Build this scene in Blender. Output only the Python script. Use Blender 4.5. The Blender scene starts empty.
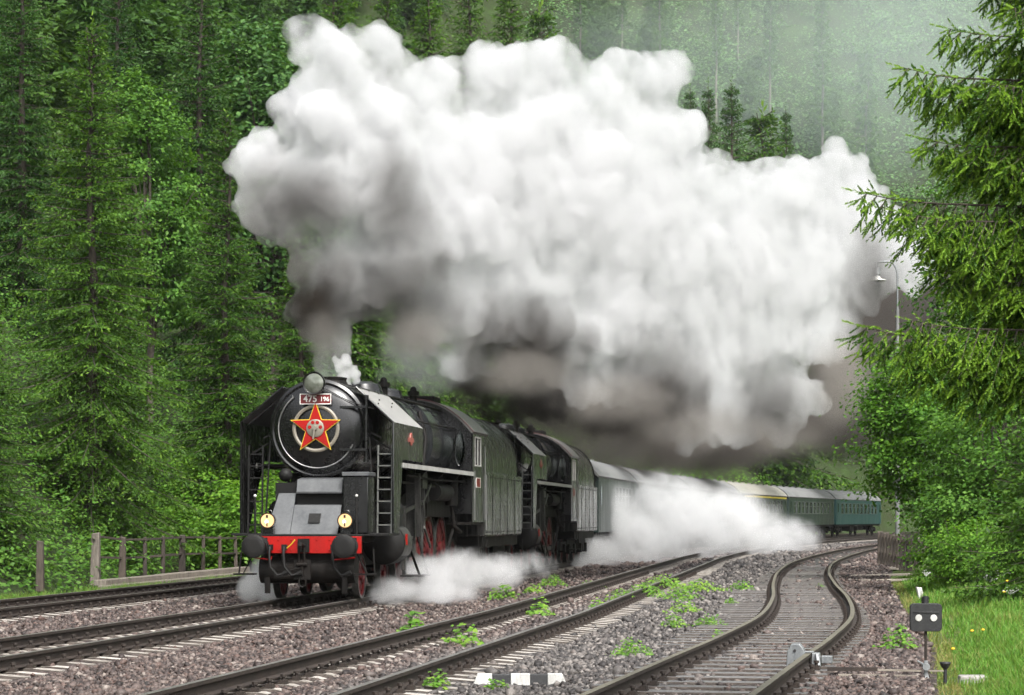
import bpy, bmesh, math, random
import numpy as np
from mathutils import Vector, Matrix, noise as mnoise

# ------------------------------------------------------------------ camera, world, sun, exposure
SC = bpy.context.scene
COL = SC.collection
F, H0, YH = 2416.0, 1.6, 518.0            # focal length (px), eye height (m), horizon row
cam_d = bpy.data.cameras.new("camera")
cam = bpy.data.objects.new("camera", cam_d); COL.objects.link(cam)
cam_d.sensor_width = 36.0; cam_d.lens = F * 36 / 1024
cam_d.shift_y = (YH - 347.5) / 1024
cam_d.clip_start = 0.3; cam_d.clip_end = 3000
cam.location = (0, 0, H0); cam.rotation_euler = (math.radians(90), 0, 0)
SC.camera = cam

SUN_EL, SUN_AZ = 51.0, 156.0              # azimuth measured from +Y towards +X
w = bpy.data.worlds.new("World"); SC.world = w; w.use_nodes = True
nt = w.node_tree; nt.nodes.clear()
sky = nt.nodes.new("ShaderNodeTexSky"); sky.sky_type = 'NISHITA'; sky.sun_disc = False
sky.sun_elevation = math.radians(SUN_EL); sky.sun_rotation = math.radians(SUN_AZ)
sky.air_density = 1.0; sky.dust_density = 4.0; sky.ozone_density = 1.0
hs = nt.nodes.new("ShaderNodeHueSaturation"); hs.inputs['Saturation'].default_value = 0.18
bg = nt.nodes.new("ShaderNodeBackground"); bg.inputs['Strength'].default_value = 0.15
wo = nt.nodes.new("ShaderNodeOutputWorld")
nt.links.new(sky.outputs[0], hs.inputs['Color']); nt.links.new(hs.outputs[0], bg.inputs['Color']); nt.links.new(bg.outputs[0], wo.inputs['Surface'])

sun_d = bpy.data.lights.new("sun", 'SUN'); sun_d.energy = 1.5; sun_d.angle = math.radians(14); sun_d.color = (1.0, 0.97, 0.92)
sun = bpy.data.objects.new("sun", sun_d); COL.objects.link(sun)
el, az = math.radians(SUN_EL), math.radians(SUN_AZ)
sdir = Vector((math.sin(az) * math.cos(el), math.cos(az) * math.cos(el), math.sin(el)))
sun.rotation_euler = sdir.to_track_quat('Z', 'Y').to_euler(); sun.location = (0, 0, 60)

vs = SC.view_settings
SC.display_settings.display_device = 'sRGB'
vs.view_transform = 'Standard'; vs.look = 'None'; vs.gamma = 1.0; vs.use_curve_mapping = False
vs.exposure = 1.42
SC.render.engine = 'CYCLES'
cy = SC.cycles
cy.use_denoising = True
try: cy.denoiser = 'OPENIMAGEDENOISE'; cy.denoising_prefilter = 'FAST'
except Exception: pass
cy.max_bounces = 10; cy.diffuse_bounces = 4; cy.glossy_bounces = 3; cy.transmission_bounces = 3
cy.transparent_max_bounces = 8; cy.volume_bounces = 5
cy.volume_step_rate = 1.0; cy.volume_max_steps = 256
cy.caustics_reflective = False; cy.caustics_refractive = False
cy.sample_clamp_indirect = 6.0

R = random.Random(475)
NR = np.random.default_rng(196)
rad = math.radians
def at(px, py, Y):                         # a pixel of the survey photo and a distance -> a point of the place
    return Vector(((px - 512) / F * Y, Y, H0 + (YH - py) / F * Y))

# ------------------------------------------------------------------ helpers
def tag(o, label=None, cat=None, group=None, kind=None):
    if label: o['label'] = label
    if cat: o['category'] = cat
    if group: o['group'] = group
    if kind: o['kind'] = kind
    return o

def empty(name, loc=(0, 0, 0), rz=0.0):
    o = bpy.data.objects.new(name, None); COL.objects.link(o)
    o.location = loc; o.rotation_euler = (0, 0, rz); o.empty_display_size = 0.3
    return o

def copy_tree(o, parent=None, skip=()):
    c = o.copy(); COL.objects.link(c)
    if parent is not None: c.parent = parent
    for ch in list(o.children):
        if ch.name.split('.')[0] not in skip: copy_tree(ch, c, skip)
    return c

def link_mesh(name, me, parent=None):
    o = bpy.data.objects.new(name, me); COL.objects.link(o)
    if parent is not None: o.parent = parent
    return o

def quads_mesh(name, V, n, mats, attrs=None, parent=None, smooth=False, mi=None):
    """V: (N*n,3) vertices, faces of n consecutive vertices; attrs: name -> per face floats"""
    V = np.ascontiguousarray(V, dtype=np.float32).reshape(-1, 3); N = len(V) // n
    me = bpy.data.meshes.new(name)
    me.vertices.add(len(V)); me.vertices.foreach_set('co', V.ravel())
    me.loops.add(N * n); me.loops.foreach_set('vertex_index', np.arange(N * n, dtype=np.int32))
    me.polygons.add(N); me.polygons.foreach_set('loop_start', np.arange(0, N * n, n, dtype=np.int32))
    me.update(calc_edges=True)
    for k, a in (attrs or {}).items():
        at_ = me.attributes.new(k, 'FLOAT', 'FACE'); at_.data.foreach_set('value', np.asarray(a, dtype=np.float32))
    for m in (mats if isinstance(mats, (list, tuple)) else [mats]): me.materials.append(m)
    if mi is not None: me.polygons.foreach_set('material_index', np.asarray(mi, dtype=np.int32))
    if smooth: me.polygons.foreach_set('use_smooth', np.ones(N, dtype=bool))
    return link_mesh(name, me, parent)

def indexed_mesh(name, V, Fc, mats, attrs=None, parent=None, smooth=False):
    V = np.asarray(V, dtype=np.float32); Fc = np.asarray(Fc, dtype=np.int32); N, n = Fc.shape
    me = bpy.data.meshes.new(name)
    me.vertices.add(len(V)); me.vertices.foreach_set('co', V.ravel())
    me.loops.add(N * n); me.loops.foreach_set('vertex_index', Fc.ravel())
    me.polygons.add(N); me.polygons.foreach_set('loop_start', np.arange(0, N * n, n, dtype=np.int32))
    me.update(calc_edges=True)
    for k, a in (attrs or {}).items():
        at_ = me.attributes.new(k, 'FLOAT', 'FACE'); at_.data.foreach_set('value', np.asarray(a, dtype=np.float32))
    for m in (mats if isinstance(mats, (list, tuple)) else [mats]): me.materials.append(m)
    if smooth: me.polygons.foreach_set('use_smooth', np.ones(N, dtype=bool))
    return link_mesh(name, me, parent)

class MB:
    """collects shapes and links them as ONE mesh object"""
    def __init__(s): s.v = []; s.f = []; s.m = []
    def add(s, vs_, fs_, m=0):
        o = len(s.v); s.v += [tuple(v) for v in vs_]; s.f += [tuple(i + o for i in f) for f in fs_]; s.m += [m] * len(fs_); return s
    def box(s, x0, x1, y0, y1, z0, z1, m=0):
        return s.add([(x0,y0,z0),(x1,y0,z0),(x1,y1,z0),(x0,y1,z0),(x0,y0,z1),(x1,y0,z1),(x1,y1,z1),(x0,y1,z1)],
                     [(0,3,2,1),(4,5,6,7),(0,1,5,4),(1,2,6,5),(2,3,7,6),(3,0,4,7)], m)
    def hexa(s, p, m=0):                    # eight corners, bottom ring then top ring
        return s.add(p, [(0,3,2,1),(4,5,6,7),(0,1,5,4),(1,2,6,5),(2,3,7,6),(3,0,4,7)], m)
    def bar(s, p, q, wx, wz, m=0, up=(0,0,1)):
        p, q = Vector(p), Vector(q); d = (q - p).normalized(); u = Vector(up)
        if abs(d.dot(u)) > .95: u = Vector((1,0,0))
        a = d.cross(u).normalized() * wx / 2; b = d.cross(a).normalized() * wz / 2
        return s.hexa([p-a-b, p+a-b, p+a+b, p-a+b, q-a-b, q+a-b, q+a+b, q-a+b], m)
    def tube(s, pts, r, n=8, m=0, caps=True):
        pts = [Vector(p) for p in pts]; rs = r if isinstance(r, (list, tuple)) else [r] * len(pts)
        vs_, fs_ = [], []; prev = None
        for i, p in enumerate(pts):
            d = (pts[min(i+1, len(pts)-1)] - pts[max(i-1, 0)]).normalized()
            if prev is None:
                u = Vector((0,0,1)) if abs(d.z) < .9 else Vector((1,0,0))
                a = d.cross(u).normalized()
            else: a = (prev - d * prev.dot(d)).normalized()
            prev = a; b = d.cross(a)
            for k in range(n):
                t = 2 * math.pi * k / n; vs_.append(p + (a * math.cos(t) + b * math.sin(t)) * rs[i])
        for i in range(len(pts) - 1):
            for k in range(n):
                k2 = (k + 1) % n; fs_.append((i*n+k, i*n+k2, (i+1)*n+k2, (i+1)*n+k))
        if caps: fs_.append(tuple(range(n-1, -1, -1))); fs_.append(tuple((len(pts)-1)*n + k for k in range(n)))
        return s.add(vs_, fs_, m)
    def cyl(s, p, q, r, r2=None, n=16, m=0): return s.tube([p, q], [r, r if r2 is None else r2], n, m)
    def lathe(s, prof, axis='y', c=(0,0,0), n=32, m=0, a0=0.0, a1=2*math.pi):
        """prof: (along, radius) pairs, turned about an axis through c"""
        full = abs(a1 - a0 - 2*math.pi) < 1e-6; k_ = n if full else n + 1; vs_, fs_ = [], []
        for (h, r) in prof:
            for k in range(k_):
                t = a0 + (a1 - a0) * k / n; cx, sx = math.cos(t) * r, math.sin(t) * r
                vs_.append({'y': (c[0]+cx, c[1]+h, c[2]+sx), 'z': (c[0]+cx, c[1]+sx, c[2]+h), 'x': (c[0]+h, c[1]+cx, c[2]+sx)}[axis])
        for i in range(len(prof)-1):
            for k in range(n):
                k2 = (k+1) % k_; fs_.append((i*k_+k, i*k_+k2, (i+1)*k_+k2, (i+1)*k_+k))
        return s.add(vs_, fs_, m)
    def prism(s, poly, axis, a, b, m=0):
        """poly: 2-D outline extruded along axis from a to b (x: poly is (y,z); y: (x,z); z: (x,y))"""
        n = len(poly); f = {'x': lambda p, t: (t, p[0], p[1]), 'y': lambda p, t: (p[0], t, p[1]), 'z': lambda p, t: (p[0], p[1], t)}[axis]
        vs_ = [f(p, a) for p in poly] + [f(p, b) for p in poly]
        fs_ = [tuple(range(n-1, -1, -1)), tuple(range(n, 2*n))] + [(i, (i+1) % n, n+(i+1) % n, n+i) for i in range(n)]
        return s.add(vs_, fs_, m)
    def sphere(s, c, r, n=12, m=0, sc=(1,1,1)):
        vs_ = []; fs_ = []; k = n // 2
        for i in range(k + 1):
            ph = math.pi * i / k
            for j in range(n):
                t = 2*math.pi*j/n; vs_.append((c[0]+r*sc[0]*math.sin(ph)*math.cos(t), c[1]+r*sc[1]*math.sin(ph)*math.sin(t), c[2]+r*sc[2]*math.cos(ph)))
        for i in range(k):
            for j in range(n):
                j2 = (j+1) % n; fs_.append((i*n+j, (i+1)*n+j, (i+1)*n+j2, i*n+j2))
        return s.add(vs_, fs_, m)
    def build(s, name, mats, parent=None, smooth=38, bevel=0.0):
        me = bpy.data.meshes.new(name); me.from_pydata(s.v, [], s.f)
        for m in (mats if isinstance(mats, (list, tuple)) else [mats]): me.materials.append(m)
        me.polygons.foreach_set('material_index', s.m)
        bm = bmesh.new(); bm.from_mesh(me); bmesh.ops.remove_doubles(bm, verts=bm.verts, dist=1e-5)
        bmesh.ops.recalc_face_normals(bm, faces=bm.faces); bm.to_mesh(me); bm.free()
        if smooth:
            me.polygons.foreach_set('use_smooth', [True] * len(me.polygons)); me.set_sharp_from_angle(angle=rad(smooth))
        o = link_mesh(name, me, parent)
        if bevel:
            b = o.modifiers.new('edge', 'BEVEL'); b.width = bevel; b.segments = 2; b.limit_method = 'ANGLE'; b.angle_limit = rad(40); b.harden_normals = False
        return o

# ------------------------------------------------------------------ materials
class NT:
    def __init__(s, name):
        s.mat = bpy.data.materials.new(name); s.mat.use_nodes = True; s.t = s.mat.node_tree; s.t.nodes.clear()
        s.out = s.t.nodes.new('ShaderNodeOutputMaterial')
    def n(s, typ, **kw):
        nd = s.t.nodes.new('ShaderNode' + typ)
        for k, v in kw.items():
            if k.startswith('_'): setattr(nd, k[1:], v)
            else: nd.inputs[k.replace('__', ' ')].default_value = v
        return nd
    def l(s, a, b): s.t.links.new(a, b); return s
    def ramp(s, fac, stops):
        r = s.t.nodes.new('ShaderNodeValToRGB'); e = r.color_ramp.elements
        while len(e) < len(stops): e.new(.5)
        for i, (p, c) in enumerate(stops): e[i].position = p; e[i].color = tuple(c) + (1,) if len(c) == 3 else c
        s.l(fac, r.inputs[0]); return r.outputs[0]
    def noise(s, scale, detail=4, rough=.55, vec=None, dist=0.0):
        nd = s.n('TexNoise', Scale=scale, Detail=detail, Roughness=rough, Distortion=dist)
        if vec is not None: s.l(vec, nd.inputs['Vector'])
        return nd.outputs['Fac']
    def mix(s, fac, a, b, blend='MIX'):
        nd = s.t.nodes.new('ShaderNodeMix'); nd.data_type = 'RGBA'; nd.blend_type = blend
        for sock, v in ((nd.inputs[0], fac), (nd.inputs[6], a), (nd.inputs[7], b)):
            if hasattr(v, 'node'): s.l(v, sock)
            else: sock.default_value = v if isinstance(v, (int, float)) else (tuple(v) + (1,) if len(v) == 3 else v)
        return nd.outputs[2]
    def math(s, op, a, b=None, c=None, clamp=False):
        nd = s.t.nodes.new('ShaderNodeMath'); nd.operation = op; nd.use_clamp = clamp
        for i, v in enumerate((a, b, c)):
            if v is None: continue
            if hasattr(v, 'node'): s.l(v, nd.inputs[i])
            else: nd.inputs[i].default_value = v
        return nd.outputs[0]
    def coord(s, which='Object'): return s.n('TexCoord').outputs[which]
    def bump(s, h, strength, dist):
        b = s.n('Bump', Strength=strength, Distance=dist); s.l(h, b.inputs['Height']); return b.outputs[0]
    def pbr(s, col, rough=.5, metal=0.0, normal=None, spec=.5, coat=0.0):
        p = s.n('BsdfPrincipled', Metallic=metal)
        p.inputs['Specular IOR Level'].default_value = spec; p.inputs['Coat Weight'].default_value = coat
        for sock, v in ((p.inputs['Base Color'], col), (p.inputs['Roughness'], rough)):
            if hasattr(v, 'node'): s.l(v, sock)
            else: sock.default_value = v if isinstance(v, (int, float)) else tuple(v) + (1,)
        if normal is not None: s.l(normal, p.inputs['Normal'])
        s.l(p.outputs[0], s.out.inputs['Surface']); return p

M = {}
def paint(name, col, col2, rough=(.3, .55), scale=3.0, metal=0.0, bump=.0, spec=.5, streak=True):
    t = NT(name); c = t.coord()
    mp = t.n('Mapping'); mp.inputs['Scale'].default_value = (1, 1, .22 if streak else 1); t.l(c, mp.inputs[0])
    n1 = t.noise(scale, 6, .65, mp.outputs[0]); n2 = t.noise(scale * 7, 4, .6, c)
    f = t.math('MULTIPLY_ADD', n2, .35, t.math('MULTIPLY', n1, .75))
    colr = t.ramp(f, [(.42, col), (.72, col2)])
    r = t.n('MapRange'); t.l(f, r.inputs[0]); r.inputs[1].default_value = .35; r.inputs[2].default_value = .75
    r.inputs[3].default_value = rough[0]; r.inputs[4].default_value = rough[1]
    t.pbr(colr, r.outputs[0], metal, t.bump(n2, bump, .01) if bump else None, spec)
    M[name] = t.mat; return t.mat

paint('black_paint', (.003, .003, .0035), (.008, .008, .008), (.16, .38), 2.2)
paint('black_matt', (.005, .005, .005), (.013, .012, .011), (.45, .75), 3.0, spec=.22)
paint('soot_iron', (.004, .004, .004), (.016, .013, .011), (.5, .8), 4.0, 0.0, .3, spec=.14)
paint('grey_sheet', (.048, .051, .054), (.098, .101, .103), (.38, .6), 2.5)
paint('side_sheet', (.016, .018, .015), (.062, .064, .055), (.25, .5), 2.6)
paint('tender_sheet', (.016, .016, .015), (.125, .118, .108), (.25, .5), 2.8)
paint('bright_steel', (.20, .20, .20), (.38, .37, .36), (.25, .5), 5.0, .8)
paint('white_edge', (.26, .255, .24), (.46, .45, .42), (.45, .6), 5.0)
paint('signal_red', (.33, .007, .005), (.22, .008, .006), (.35, .55), 3.0, spec=.2)
paint('wheel_red', (.13, .008, .009), (.05, .007, .008), (.35, .6), 5.0)
paint('plate_red', (.15, .010, .011), (.12, .009, .010), (.35, .5), 5.0)
paint('star_yellow', (.60, .42, .03), (.55, .37, .03), (.35, .5), 5.0)
paint('ring_beige', (.22, .20, .16), (.17, .15, .12), (.35, .5), 5.0, .2)
paint('letter_white', (.75, .74, .70), (.66, .65, .60), (.4, .55), 5.0)
paint('coach_green', (.009, .020, .017), (.021, .034, .030), (.25, .5), 1.6)
paint('coach_teal', (.009, .046, .044), (.018, .060, .058), (.3, .5), 1.6)
paint('coach_roof', (.115, .118, .118), (.19, .19, .185), (.5, .7), 1.2)
paint('coach_roof_light', (.20, .195, .165), (.27, .26, .22), (.5, .7), 1.2)
paint('stripe_yellow', (.55, .42, .04), (.45, .34, .04), (.4, .6), 2.0)
paint('galvanised', (.15, .16, .165), (.27, .28, .28), (.4, .6), 9.0, .4)
paint('signal_black', (.010, .010, .011), (.022, .022, .022), (.45, .65), 6.0, 0, .2)
paint('white_paint', (.56, .56, .54), (.36, .35, .32), (.5, .7), 9.0, 0, .2)
paint('cloth_dark', (.03, .03, .05), (.06, .05, .06), (.8, .9), 8.0)
paint('cloth_red', (.30, .03, .03), (.22, .03, .03), (.8, .9), 8.0)
paint('skin', (.48, .28, .20), (.42, .24, .17), (.5, .6), 8.0)
paint('hair', (.03, .02, .015), (.05, .035, .02), (.6, .7), 8.0)

def glass(name, col, rough=.05):
    t = NT(name); t.pbr(col, rough, 0.0, None, .8); M[name] = t.mat
t = NT('window_glass'); tr = t.n('BsdfTransparent'); tr.inputs[0].default_value = (.55, .60, .58, 1); gl = t.n('BsdfGlossy', Roughness=.04); gl.inputs[0].default_value = (.7, .75, .75, 1)
lw = t.n('LayerWeight', Blend=.35); mx = t.n('MixShader'); t.l(t.math('MULTIPLY_ADD', lw.outputs['Fresnel'], .8, .08), mx.inputs[0]); t.l(tr.outputs[0], mx.inputs[1]); t.l(gl.outputs[0], mx.inputs[2]); t.l(mx.outputs[0], t.out.inputs['Surface']); M['window_glass'] = t.mat
t = NT('lens_off'); c = t.coord(); t.pbr(t.ramp(t.noise(9, 3, .5, c), [(.35, (.10, .11, .085)), (.7, (.20, .21, .18))]), .15, .5); M['lens_off'] = t.mat
t = NT('lens_lit'); e = t.n('Emission', Strength=.62); e.inputs['Color'].default_value = (1.0, .62, .30, 1); t.l(e.outputs[0], t.out.inputs['Surface']); M['lens_lit'] = t.mat
t = NT('lens_filament'); e = t.n('Emission', Strength=2.0); e.inputs['Color'].default_value = (1.0, .85, .6, 1); t.l(e.outputs[0], t.out.inputs['Surface']); M['filament'] = t.mat

def wood(name, c1, c2, rough=.75, scale=(3, 30, 30), bump=.5):
    t = NT(name); c = t.coord(); mp = t.n('Mapping'); mp.inputs['Scale'].default_value = scale; t.l(c, mp.inputs[0])
    oi = t.n('ObjectInfo'); n1 = t.noise(1.0, 6, .65, mp.outputs[0]); n2 = t.noise(2.5, 4, .6, c)
    f = t.math('ADD', t.math('MULTIPLY', n1, .7), t.math('MULTIPLY', n2, .3))
    f = t.math('ADD', f, t.math('MULTIPLY', t.math('SUBTRACT', oi.outputs['Random'], .5), .16))
    t.pbr(t.ramp(f, [(.34, c1), (.66, c2)]), rough, 0, t.bump(n1, bump, .01)); M[name] = t.mat
wood('old_timber', (.055, .044, .034), (.20, .175, .145), .8, (30, 30, 3))
wood('fence_timber', (.026, .020, .016), (.085, .066, .050), .8, (30, 30, 3))
wood('sleeper_timber', (.018, .017, .016), (.155, .150, .148), .34, (1.2, 30, 30), .8)
wood('plank_timber', (.14, .12, .095), (.34, .30, .25), .8, (2, 30, 30))
wood('bark', (.030, .023, .018), (.085, .068, .054), .9, (12, 12, 3), .9)
wood('pale_bark', (.08, .072, .06), (.17, .155, .13), .9, (12, 12, 3), .9)

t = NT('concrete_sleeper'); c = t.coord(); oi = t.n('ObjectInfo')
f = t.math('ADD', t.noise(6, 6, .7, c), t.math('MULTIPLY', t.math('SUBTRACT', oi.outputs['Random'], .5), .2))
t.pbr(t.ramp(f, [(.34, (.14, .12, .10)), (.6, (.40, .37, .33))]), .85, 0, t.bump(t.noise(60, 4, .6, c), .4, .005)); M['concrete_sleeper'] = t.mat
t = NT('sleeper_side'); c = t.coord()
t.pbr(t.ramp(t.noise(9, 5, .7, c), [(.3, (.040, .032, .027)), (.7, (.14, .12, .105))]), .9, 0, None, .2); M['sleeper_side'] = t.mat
t = NT('concrete'); c = t.coord()
t.pbr(t.ramp(t.noise(4, 7, .7, c), [(.3, (.16, .15, .135)), (.7, (.36, .345, .32))]), .9, 0, t.bump(t.noise(40, 4, .6, c), .5, .01)); M['concrete'] = t.mat
t = NT('rail_rust'); c = t.coord()
t.pbr(t.ramp(t.noise(5, 6, .7, c), [(.3, (.011, .0075, .006)), (.7, (.036, .024, .017))]), .75, 0, t.bump(t.noise(30, 4, .6, c), .3, .005)); M['rail_rust'] = t.mat
t = NT('rail_top'); c = t.coord()
t.pbr(t.ramp(t.noise(3, 5, .6, c), [(.3, (.12, .115, .105)), (.7, (.22, .21, .19))]), .42, .55); M['rail_top'] = t.mat
t = NT('rail_top_dull'); c = t.coord()
t.pbr(t.ramp(t.noise(3, 5, .6, c), [(.3, (.085, .078, .055)), (.7, (.16, .145, .105))]), .55, .3); M['rail_top_dull'] = t.mat

# ballast: purple-brown and grey stones, tone attribute 0 brown .. 1 grey
def stone_cols(t, tone, rnd):
    a = t.ramp(rnd, [(0, (.022, .014, .013)), (.28, (.085, .060, .056)), (.6, (.20, .160, .150)), (.84, (.17, .105, .088)), (1, (.46, .42, .39))])
    b = t.ramp(rnd, [(0, (.028, .028, .030)), (.4, (.12, .118, .120)), (.8, (.26, .255, .25)), (1, (.46, .45, .44))])
    return t.mix(tone, a, b)
t = NT('ballast_stone'); g = t.n('NewGeometry'); a = t.n('Attribute'); a.attribute_name = 'tone'
cc = t.mix(1.0, stone_cols(t, a.outputs['Fac'], g.outputs['Random Per Island']), (.60, .555, .52), 'MULTIPLY')
t.pbr(t.mix(t.noise(30, 3, .6, t.coord()), cc, t.mix(.5, cc, (.03, .025, .022))), .62, 0, None, .4); M['ballast_stone'] = t.mat
t = NT('ballast_bed'); c = t.coord(); a = t.n('Attribute'); a.attribute_name = 'tone'
vo = t.n('TexVoronoi', Scale=16.0); t.l(c, vo.inputs['Vector']); sp = t.n('SeparateColor'); t.l(vo.outputs['Color'], sp.inputs[0])
cc = stone_cols(t, a.outputs['Fac'], sp.outputs[0])
big = t.noise(.5, 5, .6, c)
gap_shade = t.ramp(vo.outputs['Distance'], [(.25, (1, 1, 1)), (.75, (.35, .33, .32))])  # darker towards stone edges: shade of the gaps put into the colour
col = t.mix(1.0, cc, gap_shade, 'MULTIPLY'); col = t.mix(t.math('MULTIPLY', t.ramp(big, [(.45, (0, 0, 0)), (.7, (1, 1, 1))]), .35), col, (.10, .085, .065))
col = t.mix(1.0, col, (.50, .47, .455), 'MULTIPLY'); t.pbr(col, .75, 0, t.bump(vo.outputs['Distance'], 1.0, -.04), .3); M['ballast_bed'] = t.mat  # whole bed darkened so the gaps under loose stones read as shade

t = NT('ground_earth'); c = t.coord()
f = t.noise(.35, 7, .65, c); f2 = t.noise(4, 6, .7, c)
col = t.mix(f2, t.ramp(f, [(.35, (.030, .024, .015)), (.5, (.028, .045, .012)), (.68, (.045, .085, .018))]), (.02, .03, .01))
t.pbr(col, .95, 0, t.bump(f2, .8, .1), .2); M['ground_earth'] = t.mat
t = NT('grass_soil'); c = t.coord()
f = t.noise(.9, 7, .65, c); f2 = t.noise(12, 5, .7, c)
t.pbr(t.mix(f2, t.ramp(f, [(.33, (.15, .12, .055)), (.48, (.075, .115, .025)), (.7, (.045, .105, .018))]), (.04, .06, .012)), .95, 0, t.bump(f2, .8, .04), .2); M['grass_soil'] = t.mat

def leafmat(name, dark, mid, light, tipcol=None, trans=.3, rough=.45, clump=.9):
    """leaf colours: per-leaf random, clump noise, lighter young growth from the 'tip' attribute"""
    t = NT(name); g = t.n('NewGeometry'); oi = t.n('ObjectInfo'); c = t.coord()
    f = t.math('ADD', t.math('MULTIPLY', g.outputs['Random Per Island'], .5), t.math('MULTIPLY', t.noise(clump, 3, .5, c), .5))
    f = t.math('ADD', f, t.math('MULTIPLY', t.math('SUBTRACT', oi.outputs['Random'], .5), .22))
    col = t.ramp(f, [(.25, dark), (.5, mid), (.78, light)])
    if tipcol:
        a = t.n('Attribute'); a.attribute_name = 'tip'; col = t.mix(a.outputs['Fac'], col, tipcol)
    p = t.n('BsdfPrincipled', Roughness=rough); p.inputs['Specular IOR Level'].default_value = .16; t.l(col, p.inputs['Base Color'])
    tr = t.n('BsdfTranslucent'); t.l(t.mix(1.0, col, (1.0, 1.0, .5), 'MULTIPLY'), tr.inputs['Color'])
    mx = t.n('MixShader', Fac=trans); t.l(p.outputs[0], mx.inputs[1]); t.l(tr.outputs[0], mx.inputs[2]); t.l(mx.outputs[0], t.out.inputs['Surface'])
    M[name] = t.mat
leafmat('spruce_needles', (.030, .076, .011), (.056, .128, .018), (.088, .180, .025), (.235, .385, .046), .42)
leafmat('dark_needles', (.021, .062, .016), (.040, .098, .023), (.064, .138, .030), (.155, .26, .044), .4)
leafmat('near_needles', (.026, .076, .013), (.050, .125, .018), (.080, .175, .026), (.24, .40, .050), .42, .45, 5.0)
leafmat('broad_leaves', (.046, .118, .020), (.082, .192, .029), (.138, .268, .046), None, .42, .5)
leafmat('broad_leaves_pale', (.042, .110, .028), (.075, .165, .042), (.125, .225, .065), None, .35, .5)
leafmat('bright_leaves', (.060, .158, .018), (.118, .265, .028), (.195, .355, .048), None, .45, .5)
leafmat('weed_leaves', (.075, .18, .022), (.13, .27, .035), (.22, .34, .05), None, .35, .5, 6.0)
leafmat('grass_blades', (.048, .140, .017), (.088, .235, .028), (.17, .31, .050), (.30, .24, .10), .35, .5, 1.0)
leafmat('far_leaves', (.065, .150, .045), (.10, .205, .062), (.15, .26, .085), None, .2, .6, .12)

paint('dandelion_yellow', (.80, .45, .01), (.75, .38, .01), (.6, .7), 20.0)

def streaked(name, base, dust, run, rough=(.22, .5)):
    """painted sheet with vertical rain runs, limescale and grime blotches"""
    t = NT(name); c = t.coord(); mp = t.n('Mapping'); mp.inputs['Scale'].default_value = (5, 5, .35); t.l(c, mp.inputs[0]); m2 = t.n('Mapping'); m2.inputs['Scale'].default_value = (16, 16, .6); t.l(c, m2.inputs[0])
    a = t.noise(1.0, 5, .6, mp.outputs[0]); b = t.noise(1.0, 4, .6, m2.outputs[0]); g = t.noise(1.3, 6, .65, c)
    col = t.mix(t.ramp(a, [(.40, (0, 0, 0)), (.68, (1, 1, 1))]), base, dust)
    col = t.mix(t.math('MULTIPLY', t.ramp(b, [(.56, (0, 0, 0)), (.70, (1, 1, 1))]), .75), col, run)
    col = t.mix(t.math('MULTIPLY', t.ramp(g, [(.48, (0, 0, 0)), (.66, (1, 1, 1))]), .6), col, base)
    r = t.n('MapRange'); t.l(t.math('ADD', t.math('MULTIPLY', a, .6), t.math('MULTIPLY', g, .4)), r.inputs[0]); r.inputs[1].default_value = .35; r.inputs[2].default_value = .65; r.inputs[3].default_value = rough[0]; r.inputs[4].default_value = rough[1]
    t.pbr(col, r.outputs[0], 0, t.bump(t.noise(1.6, 2, .5, c), .25, .02), .28); M[name] = t.mat
streaked('tender_sheet', (.009, .009, .009), (.055, .0535, .051), (.21, .20, .19), (.14, .36))
streaked('side_sheet', (.008, .008, .008), (.040, .040, .038), (.085, .090, .076), (.14, .38))
# ------------------------------------------------------------------ the line of the train track
TH0 = 7.27
def heading(s):
    if s < -4: return TH0 + 1.1
    if s < 47: return TH0
    return TH0 + .083 * (s - 47)
PS, PX, PY, PT = [], [], [], []
x, y, s = -4.08, 46.0, 0.0
xs, ys, ss = [x], [y], [0.0]
while s < 330:
    th = rad(heading(s)); x += math.sin(th) * .5; y += math.cos(th) * .5; s += .5; xs.append(x); ys.append(y); ss.append(s)
bx, by, bs = [], [], []; x, y, s = -4.08, 46.0, 0.0
while s > -80:
    th = rad(heading(s)); x -= math.sin(th) * .5; y -= math.cos(th) * .5; s -= .5; bx.append(x); by.append(y); bs.append(s)
PS = np.array(bs[::-1] + ss); PX = np.array(bx[::-1] + xs); PY = np.array(by[::-1] + ys); PT = np.array([rad(heading(q)) for q in PS])
def path(s, b=0.0):                        # point of the train track at chainage s, b metres to its right; and heading
    X, Y, T = np.interp(s, PS, PX), np.interp(s, PS, PY), np.interp(s, PS, PT)
    return X + b * math.cos(T), Y - b * math.sin(T), T
def left_of(X, Y):                         # metres to the left of the train track (vectorised)
    X, Y = np.atleast_1d(X).astype(float), np.atleast_1d(Y).astype(float); out = np.empty(X.shape)
    xf, yf, of = X.ravel(), Y.ravel(), out.ravel()
    qx, qy, qt = PX[::6], PY[::6], PT[::6]
    for i in range(0, len(xf), 4000):
        dx = xf[i:i+4000, None] - qx; dy = yf[i:i+4000, None] - qy; k = np.argmin(dx*dx + dy*dy, 1)
        ar = np.arange(len(k)); of[i:i+4000] = -(dx[ar, k] * np.cos(qt[k]) - dy[ar, k] * np.sin(qt[k]))
    return of.reshape(X.shape)
GX_Y = [-60, 10, 22, 27, 35, 50, 75, 100, 150, 200, 300]
GX_X = [0.5, 2.3, 3.75, 4.5, 5.9, 7.9, 11.5, 15.6, 26.0, 40, 88]
def gravel_edge(Y): return np.interp(Y, GX_Y, GX_X)
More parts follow.
